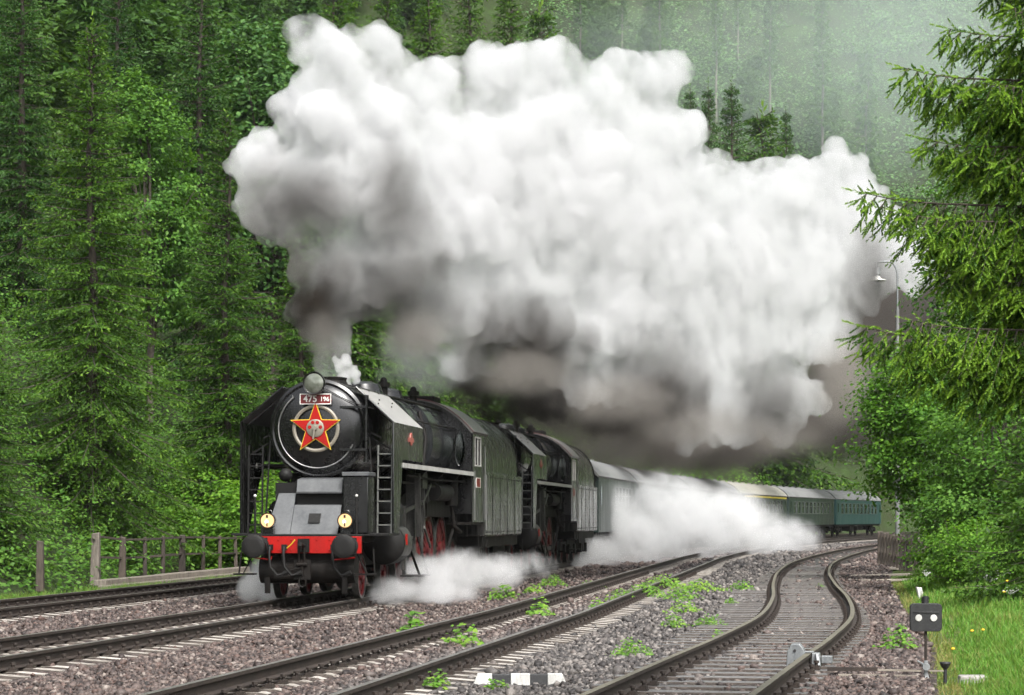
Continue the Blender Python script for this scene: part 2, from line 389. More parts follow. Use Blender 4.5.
def terrain(X, Y):
    X, Y = np.broadcast_arrays(np.asarray(X, float), np.asarray(Y, float)); d = left_of(X, Y)
    h = np.full(X.shape, -.42)
    k = np.maximum(0, d - 9.5); h = h + np.where(k < 90, .92 * k * (1 - .0022 * k), 66.4 + (k - 90) * .25) * np.minimum(1, k / 4)
    h = h + .8 * np.maximum(0, Y - 285) * (Y < 520) + 188 * (Y >= 520)
    e = np.maximum(0, X - gravel_edge(Y)); h = h + np.minimum(.3, e * .15) + .035 * np.maximum(0, e - 2) + .35 * np.maximum(0, e - 18)
    wob = .5 * np.sin(X * .13 + 1.3) * np.cos(Y * .11) * np.clip(k / 8 + e / 25, 0, 4)
    return h + wob
def gz(X, Y): return float(terrain(np.array([X]), np.array([Y]))[0])

gx = np.concatenate([np.arange(-420, -60, 12), np.arange(-60, 70, 2.0), np.arange(70, 460, 12)]); gy = np.concatenate([np.arange(-120, 0, 12), np.arange(0, 330, 2.5), np.arange(330, 640, 10)])
GXm, GYm = np.meshgrid(gx, gy); GZ = terrain(GXm, GYm)
nx, ny = len(gx), len(gy); idx = np.arange(nx * ny).reshape(ny, nx)
o = indexed_mesh('ground', np.stack([GXm, GYm, GZ], -1).reshape(-1, 3), np.stack([idx[:-1, :-1], idx[:-1, 1:], idx[1:, 1:], idx[1:, :-1]], -1).reshape(-1, 4), M['ground_earth'], smooth=True)
tag(o, 'dark wooded ground rising from the railway into the hills', 'ground', kind='structure')

# grass verge sheet, 60 mm above the earth
ky = np.arange(8, 96, .8); kx = np.linspace(-.25, 16, 44)
VX = gravel_edge(ky)[:, None] + kx[None, :] + (.28 * np.sin(ky * 1.7) * np.sin(ky * .6 + 1) + .15 * np.sin(ky * 4.1))[:, None]; VY = np.repeat(ky[:, None], len(kx), 1); VZ = terrain(VX, VY) + .06 + .03 * np.sin(VX * 3.1 + VY * 1.3) * np.sin(VY * 2.3)
idx = np.arange(VX.size).reshape(VX.shape)
o = indexed_mesh('verge', np.stack([VX, VY, VZ], -1).reshape(-1, 3), np.stack([idx[:-1, :-1], idx[:-1, 1:], idx[1:, 1:], idx[1:, :-1]], -1).reshape(-1, 4), M['grass_soil'], smooth=True)
tag(o, 'grassy verge sloping up beside the gravel on the right', 'verge', kind='structure')
def verge_z(X, Y): return gz(X, Y) + .06

# ballast bed
TRK3 = [(8, -1.3), (14, -.15), (21.8, 1.39), (27.5, 2.52), (33, 3.62), (40, 4.87), (49, 6.05), (60, 7.25), (74, 8.95), (90, 11.3), (110, 14.9), (130, 19.0), (160, 26.4), (200, 38.5), (240, 53.5)]
def catmull(P, t):
    i = min(max(int(t), 0), len(P) - 2); u = t - i
    p = [np.array(P[min(max(j, 0), len(P) - 1)], float) for j in (i-1, i, i+1, i+2)]
    if i == 0: p[0] = 2*p[1] - p[2]
    if i == len(P) - 2: p[3] = 2*p[2] - p[1]
    return .5 * (2*p[1] + (p[2]-p[0])*u + (2*p[0]-5*p[1]+4*p[2]-p[3])*u*u + (3*p[1]-p[0]-3*p[2]+p[3])*u**3)
def poly_track3(step):
    pts = [catmull(TRK3, t) for t in np.linspace(0, len(TRK3) - 1, 1600)]
    A = np.array([(p[1], p[0]) for p in pts]); ds = np.r_[0, np.cumsum(np.hypot(*np.diff(A, axis=0).T))]
    s = np.arange(0, ds[-1], step); X = np.interp(s, ds, A[:, 0]); Y = np.interp(s, ds, A[:, 1])
    T = np.arctan2(np.gradient(X), np.gradient(Y)); return X, Y, T
def poly_off(b, s0, s1, step):
    q = [path(s, b) for s in np.arange(s0, s1, step)]; return tuple(np.array(a) for a in zip(*q))
def tone_at(X, Y):                          # 1 where the clean grey stone lies (in and right of the middle track)
    d = -left_of(X, Y)
    g = np.clip((d - 4.9) / .5, 0, 1) * np.clip((9.3 - d) / .8, 0, 1)
    return np.clip(g * .85 + .1, 0, 1)
by_ = np.concatenate([np.arange(8, 80, .4), np.arange(80, 300, 2.0)]); bu = np.linspace(0, 1, 90)
lx = np.array([np.interp(Y, PY, PX) for Y in by_]) - 8.1
BX = lx[:, None] + (gravel_edge(by_) - lx + .25)[:, None] * bu[None, :]; BY = np.repeat(by_[:, None], len(bu), 1)
BZ = -.235 + .018 * np.sin(BX * 5 + 2 * np.sin(BY * 2.1)) * np.sin(BY * 3.7 + BX) + NR.normal(0, .008, BX.shape)
d = left_of(BX, BY); BZ -= .10 * np.clip((d - 6.9) / 1.0, 0, 1) + .06 * np.clip((BX - gravel_edge(BY)[...] + .9) / .9, 0, 1)
_x3, _y3, _t3 = poly_track3(.3); TX3 = lambda Yq: np.interp(Yq, _y3, _x3)
for c0 in (5.3, 0.0, -5.1): BZ += .030 * np.exp(-((d - c0) / 1.38) ** 6)
BZ += .018 * np.exp(-((BX - TX3(BY)) / 1.35) ** 4)
for c0 in (2.55,): BZ -= .05 * np.exp(-((d + c0) / .9) ** 2)
idx = np.arange(BX.size).reshape(BX.shape)
fq = np.stack([idx[:-1, :-1], idx[:-1, 1:], idx[1:, 1:], idx[1:, :-1]], -1).reshape(-1, 4)
o = indexed_mesh('ballast_bed', np.stack([BX, BY, BZ], -1).reshape(-1, 3), fq, M['ballast_bed'], attrs={'tone': tone_at(BX, BY)[:-1, :-1].ravel()}, smooth=True)
tag(o, 'brown and grey gravel bed under the railway tracks', 'gravel bed', kind='structure')
def bed_z(X, Y):
    d = float(left_of(X, Y)[0]); X = float(X); return -.235 - .10 * min(max((d - 6.9), 0), 1) - .05 * math.exp(-((d + 2.55) / .9) ** 2)

# loose stones lying on it
base = np.array([(1,0,0),(-1,0,0),(0,1,0),(0,-1,0),(0,0,1),(0,0,-1)], float)
tri = np.array([(0,2,4),(2,1,4),(1,3,4),(3,0,4),(2,0,5),(1,2,5),(3,1,5),(0,3,5)])
cubev = np.array([(sx, sy, sz) for sz in (-1, 1) for sy in (-1, 1) for sx in (-1, 1)], float) * .72
cubef = np.array([(0,2,3,1),(4,5,7,6),(0,1,5,4),(1,3,7,5),(3,2,6,7),(2,0,4,6)])
def stones(N, yr, size):
    Y = yr[0] + (yr[1] - yr[0]) * NR.random(N) ** 1.15
    half = (512 / F * Y) * 1.06; lo = np.maximum(np.interp(Y, PY, PX) - 8.0, -half); hi = np.minimum(gravel_edge(Y) + .15, half)
    X = lo + (hi - lo) * NR.random(N)
    sz = size * np.exp(NR.normal(0, .28, N))
    d = left_of(X, Y); z = -.235 - .10 * np.clip(d - 6.9, 0, 1) - .05 * np.exp(-((d + 2.55) / .9) ** 2) + .015 * np.exp(-((X - TX3(Y)) / 1.35) ** 4)
    for c0 in (5.3, 0.0, -5.1): z = z + .016 * np.exp(-((d - c0) / 1.38) ** 6)
    V = cubev[None] * (1 + NR.uniform(-.38, .38, (N, 8, 3))) * sz[:, None, None] * NR.uniform(.55, 1.25, (N, 1, 3))
    q = NR.normal(size=(N, 4)); q /= np.linalg.norm(q, axis=1, keepdims=True); a, b, c, dd = q.T
    Rm = np.stack([np.stack([1-2*(c*c+dd*dd), 2*(b*c-a*dd), 2*(b*dd+a*c)], -1), np.stack([2*(b*c+a*dd), 1-2*(b*b+dd*dd), 2*(c*dd-a*b)], -1), np.stack([2*(b*dd-a*c), 2*(c*dd+a*b), 1-2*(b*b+c*c)], -1)], 1)
    V = np.einsum('nij,nkj->nki', Rm, V); V[..., 2] *= .8
    V += np.stack([X, Y, z + sz * NR.uniform(.0, .75, N)], -1)[:, None, :]
    tn = np.clip(tone_at(X, Y) + NR.normal(0, .12, N), 0, 1)
    # keep the rail heads and sleeper tops clear
    return V, tn, X, Y
VV, TT = [], []
for (N, yr, size) in ((60000, (19.5, 34), .0255), (52000, (30, 56), .030), (30000, (50, 95), .040), (26000, (88, 170), .062)):
    V, tn, X, Y = stones(N, yr, size); d = left_of(X, Y); X3, Y3, T3 = poly_track3(.3); tx = np.interp(Y, Y3, X3)
    keep = np.ones(N, bool)
    for c0 in (5.3, 0.0, -5.1):
        a = np.abs(d - c0); keep &= ~((np.abs(a - .75) < .12)); keep &= ~((a > .40) & (a < 1.27) & (NR.random(N) < .90))
    a = np.abs(X - tx) * .98; keep &= ~(np.abs(a - .75) < .12); keep &= ~((X - tx > -1.35) & (X - tx < 1.0) & (NR.random(N) < .78))
    VV.append(V[keep]); TT.append(tn[keep])
V = np.concatenate(VV); tn = np.concatenate(TT); n = len(V)
fc = (cubef[None] + (np.arange(n) * 8)[:, None, None]).reshape(-1, 4)
o = indexed_mesh('gravel', V.reshape(-1, 3), fc, M['ballast_stone'], attrs={'tone': np.repeat(tn, 6)})
tag(o, 'loose crushed stones lying on the railway bed', 'gravel', kind='stuff')

# ------------------------------------------------------------------ tracks
RAIL_PROF = [(-.036, 0), (.036, 0), (.036, -.038), (.009, -.050), (.009, -.130), (.068, -.148), (.068, -.158), (-.068, -.158), (-.068, -.148), (-.009, -.130), (-.009, -.050), (-.036, -.038)]
def rail(X, Y, T, b, zf, top, parent):
    n = len(RAIL_PROF); m = MB(); vs_ = []; fs_ = []; mt = []
    for i in range(len(X)):
        cx, sy = math.cos(T[i]), math.sin(T[i])
        for (u, z) in RAIL_PROF: vs_.append((X[i] + (b + u) * cx, Y[i] - (b + u) * sy, z + zf))
    for i in range(len(X) - 1):
        for k in range(n):
            k2 = (k + 1) % n; fs_.append((i*n+k, i*n+k2, (i+1)*n+k2, (i+1)*n+k)); mt.append(1 if k == 0 else 0)
    fs_.append(tuple(range(n))); mt.append(0); fs_.append(tuple((len(X)-1)*n + k for k in range(n-1, -1, -1))); mt.append(0)
    m.v = vs_; m.f = fs_; m.m = mt
    return m.build('rail', [M['rail_rust'], top], parent, smooth=0)

def concrete_sleeper_mb():
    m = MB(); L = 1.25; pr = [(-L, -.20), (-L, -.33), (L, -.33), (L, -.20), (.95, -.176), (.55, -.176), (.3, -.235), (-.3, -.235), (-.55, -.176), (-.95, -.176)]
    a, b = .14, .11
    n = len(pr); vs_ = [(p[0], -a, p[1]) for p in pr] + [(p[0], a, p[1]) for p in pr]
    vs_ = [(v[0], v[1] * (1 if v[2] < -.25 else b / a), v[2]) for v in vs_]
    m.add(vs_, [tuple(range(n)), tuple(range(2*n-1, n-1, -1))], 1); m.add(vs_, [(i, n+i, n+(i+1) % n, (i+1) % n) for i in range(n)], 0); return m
def chair_mb(sides):
    m = MB()
    for sg in sides:
        c = sg * .75
        m.box(c-.16, c+.16, -.075, .075, -.176, -.160)
        for q in (-1, 1):
            m.box(c+q*.115-.035, c+q*.115+.035, -.06, .06, -.162, -.128)
            m.cyl((c+q*.115, 0, -.15), (c+q*.115, 0, -.085), .022, n=6); m.cyl((c+q*.115, 0, -.10), (c+q*.115, 0, -.07), .036, n=6)
    return m
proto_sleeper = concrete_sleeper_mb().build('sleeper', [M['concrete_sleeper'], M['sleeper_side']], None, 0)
proto_chairs = [chair_mb((q,)).build('rail_fastening', M['rail_rust'], None, 0) for q in (-1, 1)]
def timber(x0, x1):
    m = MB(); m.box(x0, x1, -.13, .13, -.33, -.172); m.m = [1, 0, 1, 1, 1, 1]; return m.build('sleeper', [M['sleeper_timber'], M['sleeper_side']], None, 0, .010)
proto_timber = timber(-1.28, 1.05)
proto_timber_long = timber(-1.75, 1.05)
PROTO = [proto_sleeper, *proto_chairs, proto_timber, proto_timber_long]

def track(label, X, Y, T, spacing, sleeper, top, dz=(0, 0), lo=16, group='railway tracks', long_range=None):
    root = empty('railway_track', (X[0], Y[0], 0)); tag(root, label, 'railway track', group)
    inv = Matrix.Translation((-X[0], -Y[0], 0))
    for b, z in ((-.752, dz[0]), (.752, dz[1])):
        r = rail(X, Y, T, b, z, top, root); r.data.transform(inv)
    ds = np.r_[0, np.cumsum(np.hypot(np.diff(X), np.diff(Y)))]; s = np.arange(spacing / 2, ds[-1], spacing)
    px = np.interp(s, ds, X); py = np.interp(s, ds, Y); ptt = np.interp(s, ds, T)
    vis = [i for i in range(len(s)) if py[i] > lo and abs(px[i]) < py[i] * .24 + 2]
    for i in vis[:100]:
        pr = sleeper
        if long_range and long_range[0] < py[i] < long_range[1]: pr = proto_timber_long
        c = pr.copy(); COL.objects.link(c); c.parent = root
        c.location = (px[i] - X[0], py[i] - Y[0], R.uniform(-.008, .004)); c.rotation_euler = (0, 0, -ptt[i] + R.gauss(0, .012))
        if pr is not sleeper: pass
        for pc in proto_chairs: k = pc.copy(); COL.objects.link(k); k.parent = c; k.location = (0, 0, -c.location.z)
    rest = vis[100:]
    if rest:
        sv = np.array([v.co[:] for v in sleeper.data.vertices]); sf = [tuple(p.vertices) for p in sleeper.data.polygons]; m = MB()
        for i in rest:
            c_, s_ = math.cos(-ptt[i]), math.sin(-ptt[i])
            m.add([(px[i]-X[0] + v[0]*c_ - v[1]*s_, py[i]-Y[0] + v[0]*s_ + v[1]*c_, v[2]) for v in sv], sf, 0)
        o_ = m.build('distant_sleepers', sleeper.data.materials[0], root, 0); o_['kind'] = 'stuff'
    return root
X, Y, T = poly_off(0, -70, 300, .8); track('railway track under the steam locomotives, concrete sleepers showing', X, Y, T, .6, proto_sleeper, M['rail_top'], lo=24)
X, Y, T = poly_off(5.1, -32, 300, .8); track('middle railway track with dark rails crossing the gravel in front of the train', X, Y, T, .6, proto_sleeper, M['rail_top'], (.05, 0), lo=17)
X, Y, T = poly_off(-5.3, -40, 300, .8); track('rearmost railway track beside the timber post fence', X, Y, T, .6, proto_sleeper, M['rail_top'], lo=38)
X, Y, T = poly_track3(.5); track('wavy siding track on dark wet timber sleepers beside the dwarf signal', X, Y, T, .76, proto_timber, M['rail_top_dull'], lo=16, long_range=(33, 62))
for p in PROTO: bpy.data.objects.remove(p, do_unlink=True)
# ------------------------------------------------------------------ steam locomotive (x to its left-hand viewer's right, y backwards from the buffer faces, z above the rail)
def arc(cx, cz, r, a0, a1, n, rz=None):
    rz = rz or r
    return [(cx + r * math.cos(rad(a0 + (a1 - a0) * i / n)), cz + rz * math.sin(rad(a0 + (a1 - a0) * i / n))) for i in range(n + 1)]

def text_mesh(name, s, size, depth, mat, parent, loc, rx=90, rz=0):
    cu = bpy.data.curves.new(name, 'FONT'); cu.body = s; cu.size = size; cu.extrude = depth; cu.align_x = 'CENTER'; cu.align_y = 'CENTER'; cu.offset = size * .012
    tmp = bpy.data.objects.new('tmp', cu); COL.objects.link(tmp); dg = bpy.context.evaluated_depsgraph_get()
    me = bpy.data.meshes.new_from_object(tmp.evaluated_get(dg)); me.name = name
    me.transform(Matrix.Translation(loc) @ Matrix.Rotation(rad(rz), 4, 'Z') @ Matrix.Rotation(rad(rx), 4, 'X'))
    bpy.data.objects.remove(tmp, do_unlink=True); bpy.data.curves.remove(cu)
    me.materials.clear(); me.materials.append(mat); return link_mesh(name, me, parent)

def spoked_wheel(name, parent, b, t, z, r, spokes, side, mats, weight=True, width=.13):
    """one wheel on its own: spokes, hub and rim, with the tyre as a sub-part"""
    m = MB(); w2 = width / 2
    m.lathe([(-w2*.7, r*.80), (w2*.7, r*.80), (w2*.7, r*.90), (-w2*.7, r*.90), (-w2*.7, r*.80)], 'x', (b, t, z), 40)
    m.lathe([(-w2*1.3, .001), (-w2*1.3, r*.17), (w2*1.3, r*.19), (w2*1.5, r*.10), (w2*1.5, .001)], 'x', (b, t, z), 20)
    for k in range(spokes):
        a = 2 * math.pi * (k + .5) / spokes; c, s_ = math.cos(a), math.sin(a)
        m.bar((b, t + c*r*.14, z + s_*r*.14), (b, t + c*r*.84, z + s_*r*.84), .085 * r / .875, .05, up=(1, 0, 0))
    if weight: m.prism([(t + q[0], z + q[1]) for q in arc(0, 0, r*.82, 20, 100, 10)], 'x', b - w2*.6, b + w2*.75)
    o = m.build(name, mats[0], parent)
    ty = MB(); ty.lathe([(-w2, r*.89), (w2, r*.89), (w2, r*.985), (-w2*.6, r), (-side*w2*.6 - .001, r)] if False else [(-w2, r*.885), (w2, r*.885), (w2, r*.985), (-w2, r), (-w2, r*.885)], 'x', (b, t, z), 48)
    ty.build('tyre', mats[1], o); return o

def curved_roof(m, b0, z_eave, z_top, t0, t1, thick=.05, n=18, k=1.0, mat=0):
    out = []; inn = []
    for i in range(n + 1):
        u = -1 + 2 * i / n; zz = z_eave + (z_top - z_eave) * (1 - abs(u) ** 2.3)
        out.append((u * b0, zz)); inn.append((u * (b0 - thick), zz - thick))
    for i in range(n):
        m.hexa([(inn[i][0], t0, inn[i][1]), (inn[i+1][0], t0, inn[i+1][1]), (inn[i+1][0], t1, inn[i+1][1]), (inn[i][0], t1, inn[i][1]),
                (out[i][0], t0, out[i][1]), (out[i+1][0], t0, out[i+1][1]), (out[i+1][0], t1, out[i+1][1]), (out[i][0], t1, out[i][1])], mat)

def build_loco(root):
    P = lambda mb, name, mat, par=root, **k: mb.build(name, mat, par, **k)
    BP, BMt, SI = M['black_paint'], M['black_matt'], M['soot_iron']
    # frame and everything dark between the wheels
    m = MB(); m.box(-.5, .5, .75, 15.0, .62, 1.22); m.box(-.98, .98, .9, 2.7, 1.12, 1.24); m.box(-.62, .62, 2.2, 5.0, 1.2, 2.5)
    m.box(-.75, .75, 5.0, 9.0, 1.2, 2.4); m.box(-1.02, 1.02, 9.0, 13.0, 1.62, 2.64); m.box(-.8, .8, 11.2, 15.0, .75, 1.62); m.box(-.12, .12, 5.0, 13, .5, .62)
    for t in (5.45, 7.3, 9.15, 11.0, 12.85): m.box(-.62, .62, t-.06, t+.06, .55, 1.9)
    P(m, 'frame', SI, bevel=.012)
    # buffers
    for sg in (-1, 1):
        m = MB(); m.lathe([(.0, .001), (.0, .10), (.006, .20), (.025, .228), (.05, .23), (.06, .09), (.30, .085), (.30, .13), (.52, .145), (.53, .19), (.555, .19)], 'y', (sg*.875, 0, 1.06), 36)
        m.add([(sg*.875 + .16*q[0], .552, 1.06 + .16*q[1]) for q in ((-1,-1),(1,-1),(1,1),(-1,1))], [(0,1,2,3)]); P(m, 'buffer', BMt)
    m = MB(); m.box(-1.12, 1.12, .56, .64, .92, 1.245)
    for q in range(9):
        for zz in (.985, 1.18): m.sphere((-1.0 + q*.25, .556, zz), .018, 8)
    P(m, 'buffer_beam', M['signal_red'], bevel=.008)
    # coupling
    m = MB(); m.box(-.11, .11, .50, .57, .94, 1.20); m.tube([(0,.56,1.06),(0,.36,1.06),(0,.24,1.10),(0,.18,1.06),(0,.22,.98),(0,.30,.99)], [.05,.05,.045,.04,.032,.02], 8)
    for s_ in (-1, 1): m.tube([(s_*.05,.33,1.02),(s_*.055,.36,.82),(s_*.05,.37,.72)], .018, 6)
    m.cyl((-.10,.37,.71),(.10,.37,.71),.035,n=8); m.cyl((0,.38,.70),(0,.40,.50),.028,n=8); m.tube([(-.06,.40,.5),(-.07,.41,.32),(0,.41,.27),(.07,.41,.32),(.06,.40,.5)], .02, 6)
    m.cyl((-.02,.36,.64),(-.24,.33,.60),.012,n=6); m.box(-.16,.16,.40,.44,.42,.80)
    P(m, 'screw_coupling', SI)
    # brake hoses
    for bx_, hook in ((-.64, 1), (-.36, 1), (.60, 1)):
        m = MB(); m.tube([(bx_,.56,1.02),(bx_,.40,1.03),(bx_,.36,.92),(bx_+.02,.36,.66),(bx_+.16,.36,.50),(bx_+.30,.37,.53)], .027, 8); m.cyl((bx_+.27,.37,.52),(bx_+.36,.37,.56),.045,n=8); m.box(bx_-.05,bx_+.05,.40,.5,.98,1.09)
        P(m, 'brake_hose', BMt)
    m = MB(); m.tube([(-.30,.40,1.02),(-.20,.36,1.10),(-.13,.34,1.18)], .012, 6); P(m, 'cock_lever', M['star_yellow'])
    for sg in (-1, 1):
        m = MB(); m.tube([(sg*.86,.50,.82),(sg*.62,.42,.80),(sg*.60,.42,.86)], .012, 6); m.tube([(sg*.86,.50,.82),(sg*1.02,.45,.84)], .012, 6); P(m, 'shunter_handrail', M['signal_red'])
    # drum, rail guards, steps below the beam
    m = MB(); m.cyl((-.92,.95,.60),(.95,.95,.60),.27,n=24); m.cyl((-.60,.70,.47),(.0,.70,.47),.085,n=12); m.box(-.9,.9,1.0,1.3,.75,1.1); P(m, 'brake_cylinder', SI)
    for sg in (-1, 1):
        m = MB(); m.box(sg*.76-.05, sg*.76+.05, .72, .78, .14, .95); P(m, 'rail_guard', SI)
        m = MB(); m.bar((sg*1.0,.70,.95),(sg*1.22,.66,.52),.05,.02); m.box(sg*1.18-.2, sg*1.18+.2, .5, .8, .50, .53); m.bar((sg*1.3,.9,1.0),(sg*1.34,.8,.52),.05,.02); P(m, 'shunter_step', SI)
        m = MB(); m.cyl((sg*1.0,.72,1.25),(sg*1.0,.72,2.02),.022,n=8); m.sphere((sg*1.0,.72,2.03),.032,8,1); P(m, 'marker_post', [BMt, M['white_paint']])
    # front platform and its apron
    m = MB(); m.box(-1.62, 1.52, 1.35, 2.6, 1.25, 1.30); m.box(-1.14, 1.14, .66, 1.36, 1.25, 1.285); P(m, 'front_platform', BMt, bevel=.006)
    def slope(m, b0, b1, z0, z1, t0=.98, k=.72, th=.03, b2=None, b3=None):
        ta, tb = t0 + (z0-1.28)*k, t0 + (z1-1.28)*k; b2 = b0 if b2 is None else b2; b3 = b1 if b3 is None else b3
        m.hexa([(b0,ta,z0),(b1,ta,z0),(b1,ta+th,z0),(b0,ta+th,z0),(b2,tb,z1),(b3,tb,z1),(b3,tb+th,z1),(b2,tb+th,z1)])
    m = MB(); slope(m, -.37, .57, 1.285, 1.86); P(m, 'front_apron', M['grey_sheet'], bevel=.006)
    m = MB(); slope(m, -.86, -.376, 1.285, 2.09, b2=-.72); P(m, 'front_apron', M['grey_sheet'], bevel=.006)
    m = MB(); m.hexa([(-.34,1.44,2.11),(.57,1.44,2.11),(.57,1.9,2.11),(-.34,1.9,2.11),(-.34,1.52,2.36),(.57,1.52,2.36),(.57,1.9,2.40),(-.34,1.9,2.40)]); m.hexa([(-.34,1.40,2.08),(.57,1.40,2.08),(.57,1.9,2.10),(-.34,1.9,2.10),(-.34,1.39,2.12),(.57,1.39,2.12),(.57,1.9,2.108),(-.34,1.9,2.108)]); P(m, 'smokebox_step', M['grey_sheet'], bevel=.012)
    m = MB(); m.box(-.36, .58, 1.56, 1.9, 1.5, 2.1); m.hexa([(-.04,1.105,1.51),(.19,1.105,1.51),(.19,1.14,1.51),(-.04,1.14,1.51),(-.04,1.235,1.69),(.19,1.235,1.69),(.19,1.27,1.69),(-.04,1.27,1.69)]); m.box(-.8,-.36,1.62,1.9,1.3,2.3)  # the small raised black plate puts in the dark of a hole
    m.sphere((-.62,1.72,2.45),.14,14); P(m, 'apron_recess', BMt)
    m = MB(); m.box(.62, 1.12, 1.30, 1.95, 1.30, 2.42); P(m, 'tool_cabinet', BP, bevel=.02)
    m = MB(); m.box(.60, 1.14, 1.26, 1.98, 2.42, 2.50); P(m, 'cabinet_tread', M['grey_sheet'], bevel=.01)
    # lamps
    for (b, t, z, r, lit) in ((-.765,.86,1.55,.135,True), (.765,.86,1.55,.135,True), (0,1.58,4.25,.20,False)):
        m = MB(); m.lathe([(-.10,r*.95),(-.13,r*1.1),(-.10,r*1.14),(.0,r*1.08),(.14,r*.9),(.2,r*.5),(.21,.001)], 'y', (b,t,z), 28)
        m.lathe([(-.085,.001),(-.085,r*.97)], 'y', (b,t,z), 28)
        if lit: m.box(b-.10,b+.10,t-.05,t+.14,1.285,z-r*.7); m.tube([(b-.07,t,z+r),(b-.05,t,z+r+.06),(b+.05,t,z+r+.06),(b+.07,t,z+r)], .01, 6)
        else: m.box(b-.08,b+.08,t+.09,t+.36,z-r-.06,z-r*.8)
        h = P(m, 'headlamp', BP)
        m = MB(); m.lathe([(-.128,.001),(-.126,r*.4),(-.118,r*.75),(-.10,r*.98)], 'y', (b,t,z), 28); P(m, 'lens', M['lens_lit' if lit else 'lens_off'], h)
        if lit:
            m = MB(); m.lathe([(-.14,.001),(-.134,r*.26)], 'y', (b-.01,t,z-.02), 14); P(m, 'bulb_glow', M['filament'], h)
            m = MB(); m.box(b-.02,b+.02,t-.146,t-.138,z+r*.38,z+r*.8); m.box(b-.012,b+.012,t-.146,t-.138,z-r*.85,z-r*.3); P(m, 'lamp_bar', BMt, h)
    # smokebox and boiler
    Zb = 3.37
    m = MB(); m.lathe([(1.93,.86),(1.90,.93),(1.93,.985),(1.99,1.0),(4.6,1.0),(4.62,.95)], 'y', (0,0,Zb), 56); m.lathe([(2.02,.001),(2.0,.9)], 'y', (0,0,Zb), 40)
    for k in range(48):
        a = 2*math.pi*k/48; m.sphere((math.cos(a)*1.004, 2.06, Zb+math.sin(a)*1.004), .016, 6)
    P(m, 'smokebox', BP)
    dome = [(1.71,.001),(1.712,.15),(1.722,.30),(1.74,.45),(1.768,.60),(1.81,.74),(1.86,.84),(1.90,.885),(1.95,.89)]
    m = MB(); m.lathe(dome, 'y', (0,0,Zb), 56)
    for zz in (Zb+.42, Zb-.42): m.box(.46, 1.0, 1.76, 1.83, zz-.022, zz+.022)
    m.cyl((.97,1.86,Zb-.62),(.97,1.86,Zb+.62),.035,n=10)
    for zz in (-.62,-.2,.2,.62): m.cyl((.97,1.86,Zb+zz-.04),(.97,1.86,Zb+zz+.04),.055,n=10)
    door = P(m, 'smokebox_door', BP)
    def dome_t(r):
        for (a, b) in zip(dome, dome[1:]):
            if a[1] <= r <= b[1]: return a[0] + (b[0]-a[0]) * (r-a[1]) / (b[1]-a[1])
        return 1.95
    m = MB(); m.tube([(.78*math.cos(rad(a)), dome_t(.78)-.035, Zb+.78*math.sin(rad(a))) for a in range(128, 337, 4)], .014, 8); m.tube([(.78*math.cos(rad(128)), dome_t(.78)-.035, Zb+.78*math.sin(rad(128))), (.86*math.cos(rad(128)), 1.9, Zb+.86*math.sin(rad(128)))], .012, 6); P(m, 'door_handrail', M['bright_steel'], door)
    m = MB(); m.tube([(.18,1.78,4.15),(.38,1.79,4.04),(.62,1.82,3.92),(.95,1.90,3.80),(1.2,2.1,3.74)], .01, 6); P(m, 'lamp_cable', BMt, door)
    m = MB(); m.lathe([(1.668,.405),(1.655,.44),(1.668,.472),(1.70,.472),(1.70,.405),(1.668,.405)], 'y', (0,0,Zb), 56); P(m, 'emblem_ring', M['ring_beige'], door)
    def star(ro, ri, t0, t1):
        pts = [((ro if k % 2 == 0 else ri) * math.sin(math.pi*k/5), Zb + (ro if k % 2 == 0 else ri) * math.cos(math.pi*k/5)) for k in range(10)]
        q = MB(); q.prism(pts, 'y', t0, t1); return q
    P(star(.535, .218, 1.630, 1.650), 'star_border', M['star_yellow'], door, smooth=0)
    P(star(.490, .198, 1.615, 1.6295), 'red_star', M['signal_red'], door, smooth=0)
    m = MB(); m.lathe([(1.57,.001),(1.57,.05),(1.585,.055),(1.59,.16),(1.60,.178),(1.614,.178)], 'y', (0,0,Zb), 32); m.bar((0,1.55,Zb+.03),(-.03,1.55,Zb-.22),.035,.03); m.cyl((0,1.53,Zb),(0,1.6,Zb),.04,n=10); hub = P(m, 'door_hub', M['ring_beige'], door)
    m = MB()
    for a in (65, 115, 0, 180): m.cyl((.108*math.cos(rad(a)),1.582,Zb+.02+.10*math.sin(rad(a))),(.108*math.cos(rad(a)),1.592,Zb+.02+.10*math.sin(rad(a))),.036,n=10)
    P(m, 'hub_hole', M['signal_red'], hub)
    m = MB(); m.box(-.315,.315,1.63,1.65,3.84,4.05); m.box(-.3,-.26,1.65,1.78,3.9,3.95); m.box(.26,.3,1.65,1.78,3.9,3.95); pl = P(m, 'number_plate', M['plate_red'], smooth=0)
    m = MB()
    for (a,b,c,d) in ((-.315,.315,3.84,3.856),(-.315,.315,4.034,4.05),(-.315,-.299,3.856,4.034),(.299,.315,3.856,4.034)): m.box(a,b,1.622,1.629,c,d)
    P(m, 'plate_border', M['letter_white'], pl, smooth=0)
    text_mesh('digits', '475', .185, .004, M['letter_white'], pl, (-.105, 1.626, 3.945)); text_mesh('digits', '196', .125, .004, M['letter_white'], pl, (.185, 1.626, 3.94))
    m = MB(); m.lathe([(4.62,.97),(9.6,.99),(9.62,1.03),(13.0,1.06)], 'y', (0,0,Zb), 56)
    for t in (6.2, 7.4, 8.6, 9.62, 11.2): m.lathe([(t-.03,.99),(t-.03,1.015 if t<9.5 else 1.07),(t+.03,1.015 if t<9.5 else 1.07),(t+.03,.99)], 'y', (0,0,Zb), 56)
    P(m, 'boiler', M['boiler_sheet'] if 'boiler_sheet' in M else BP)
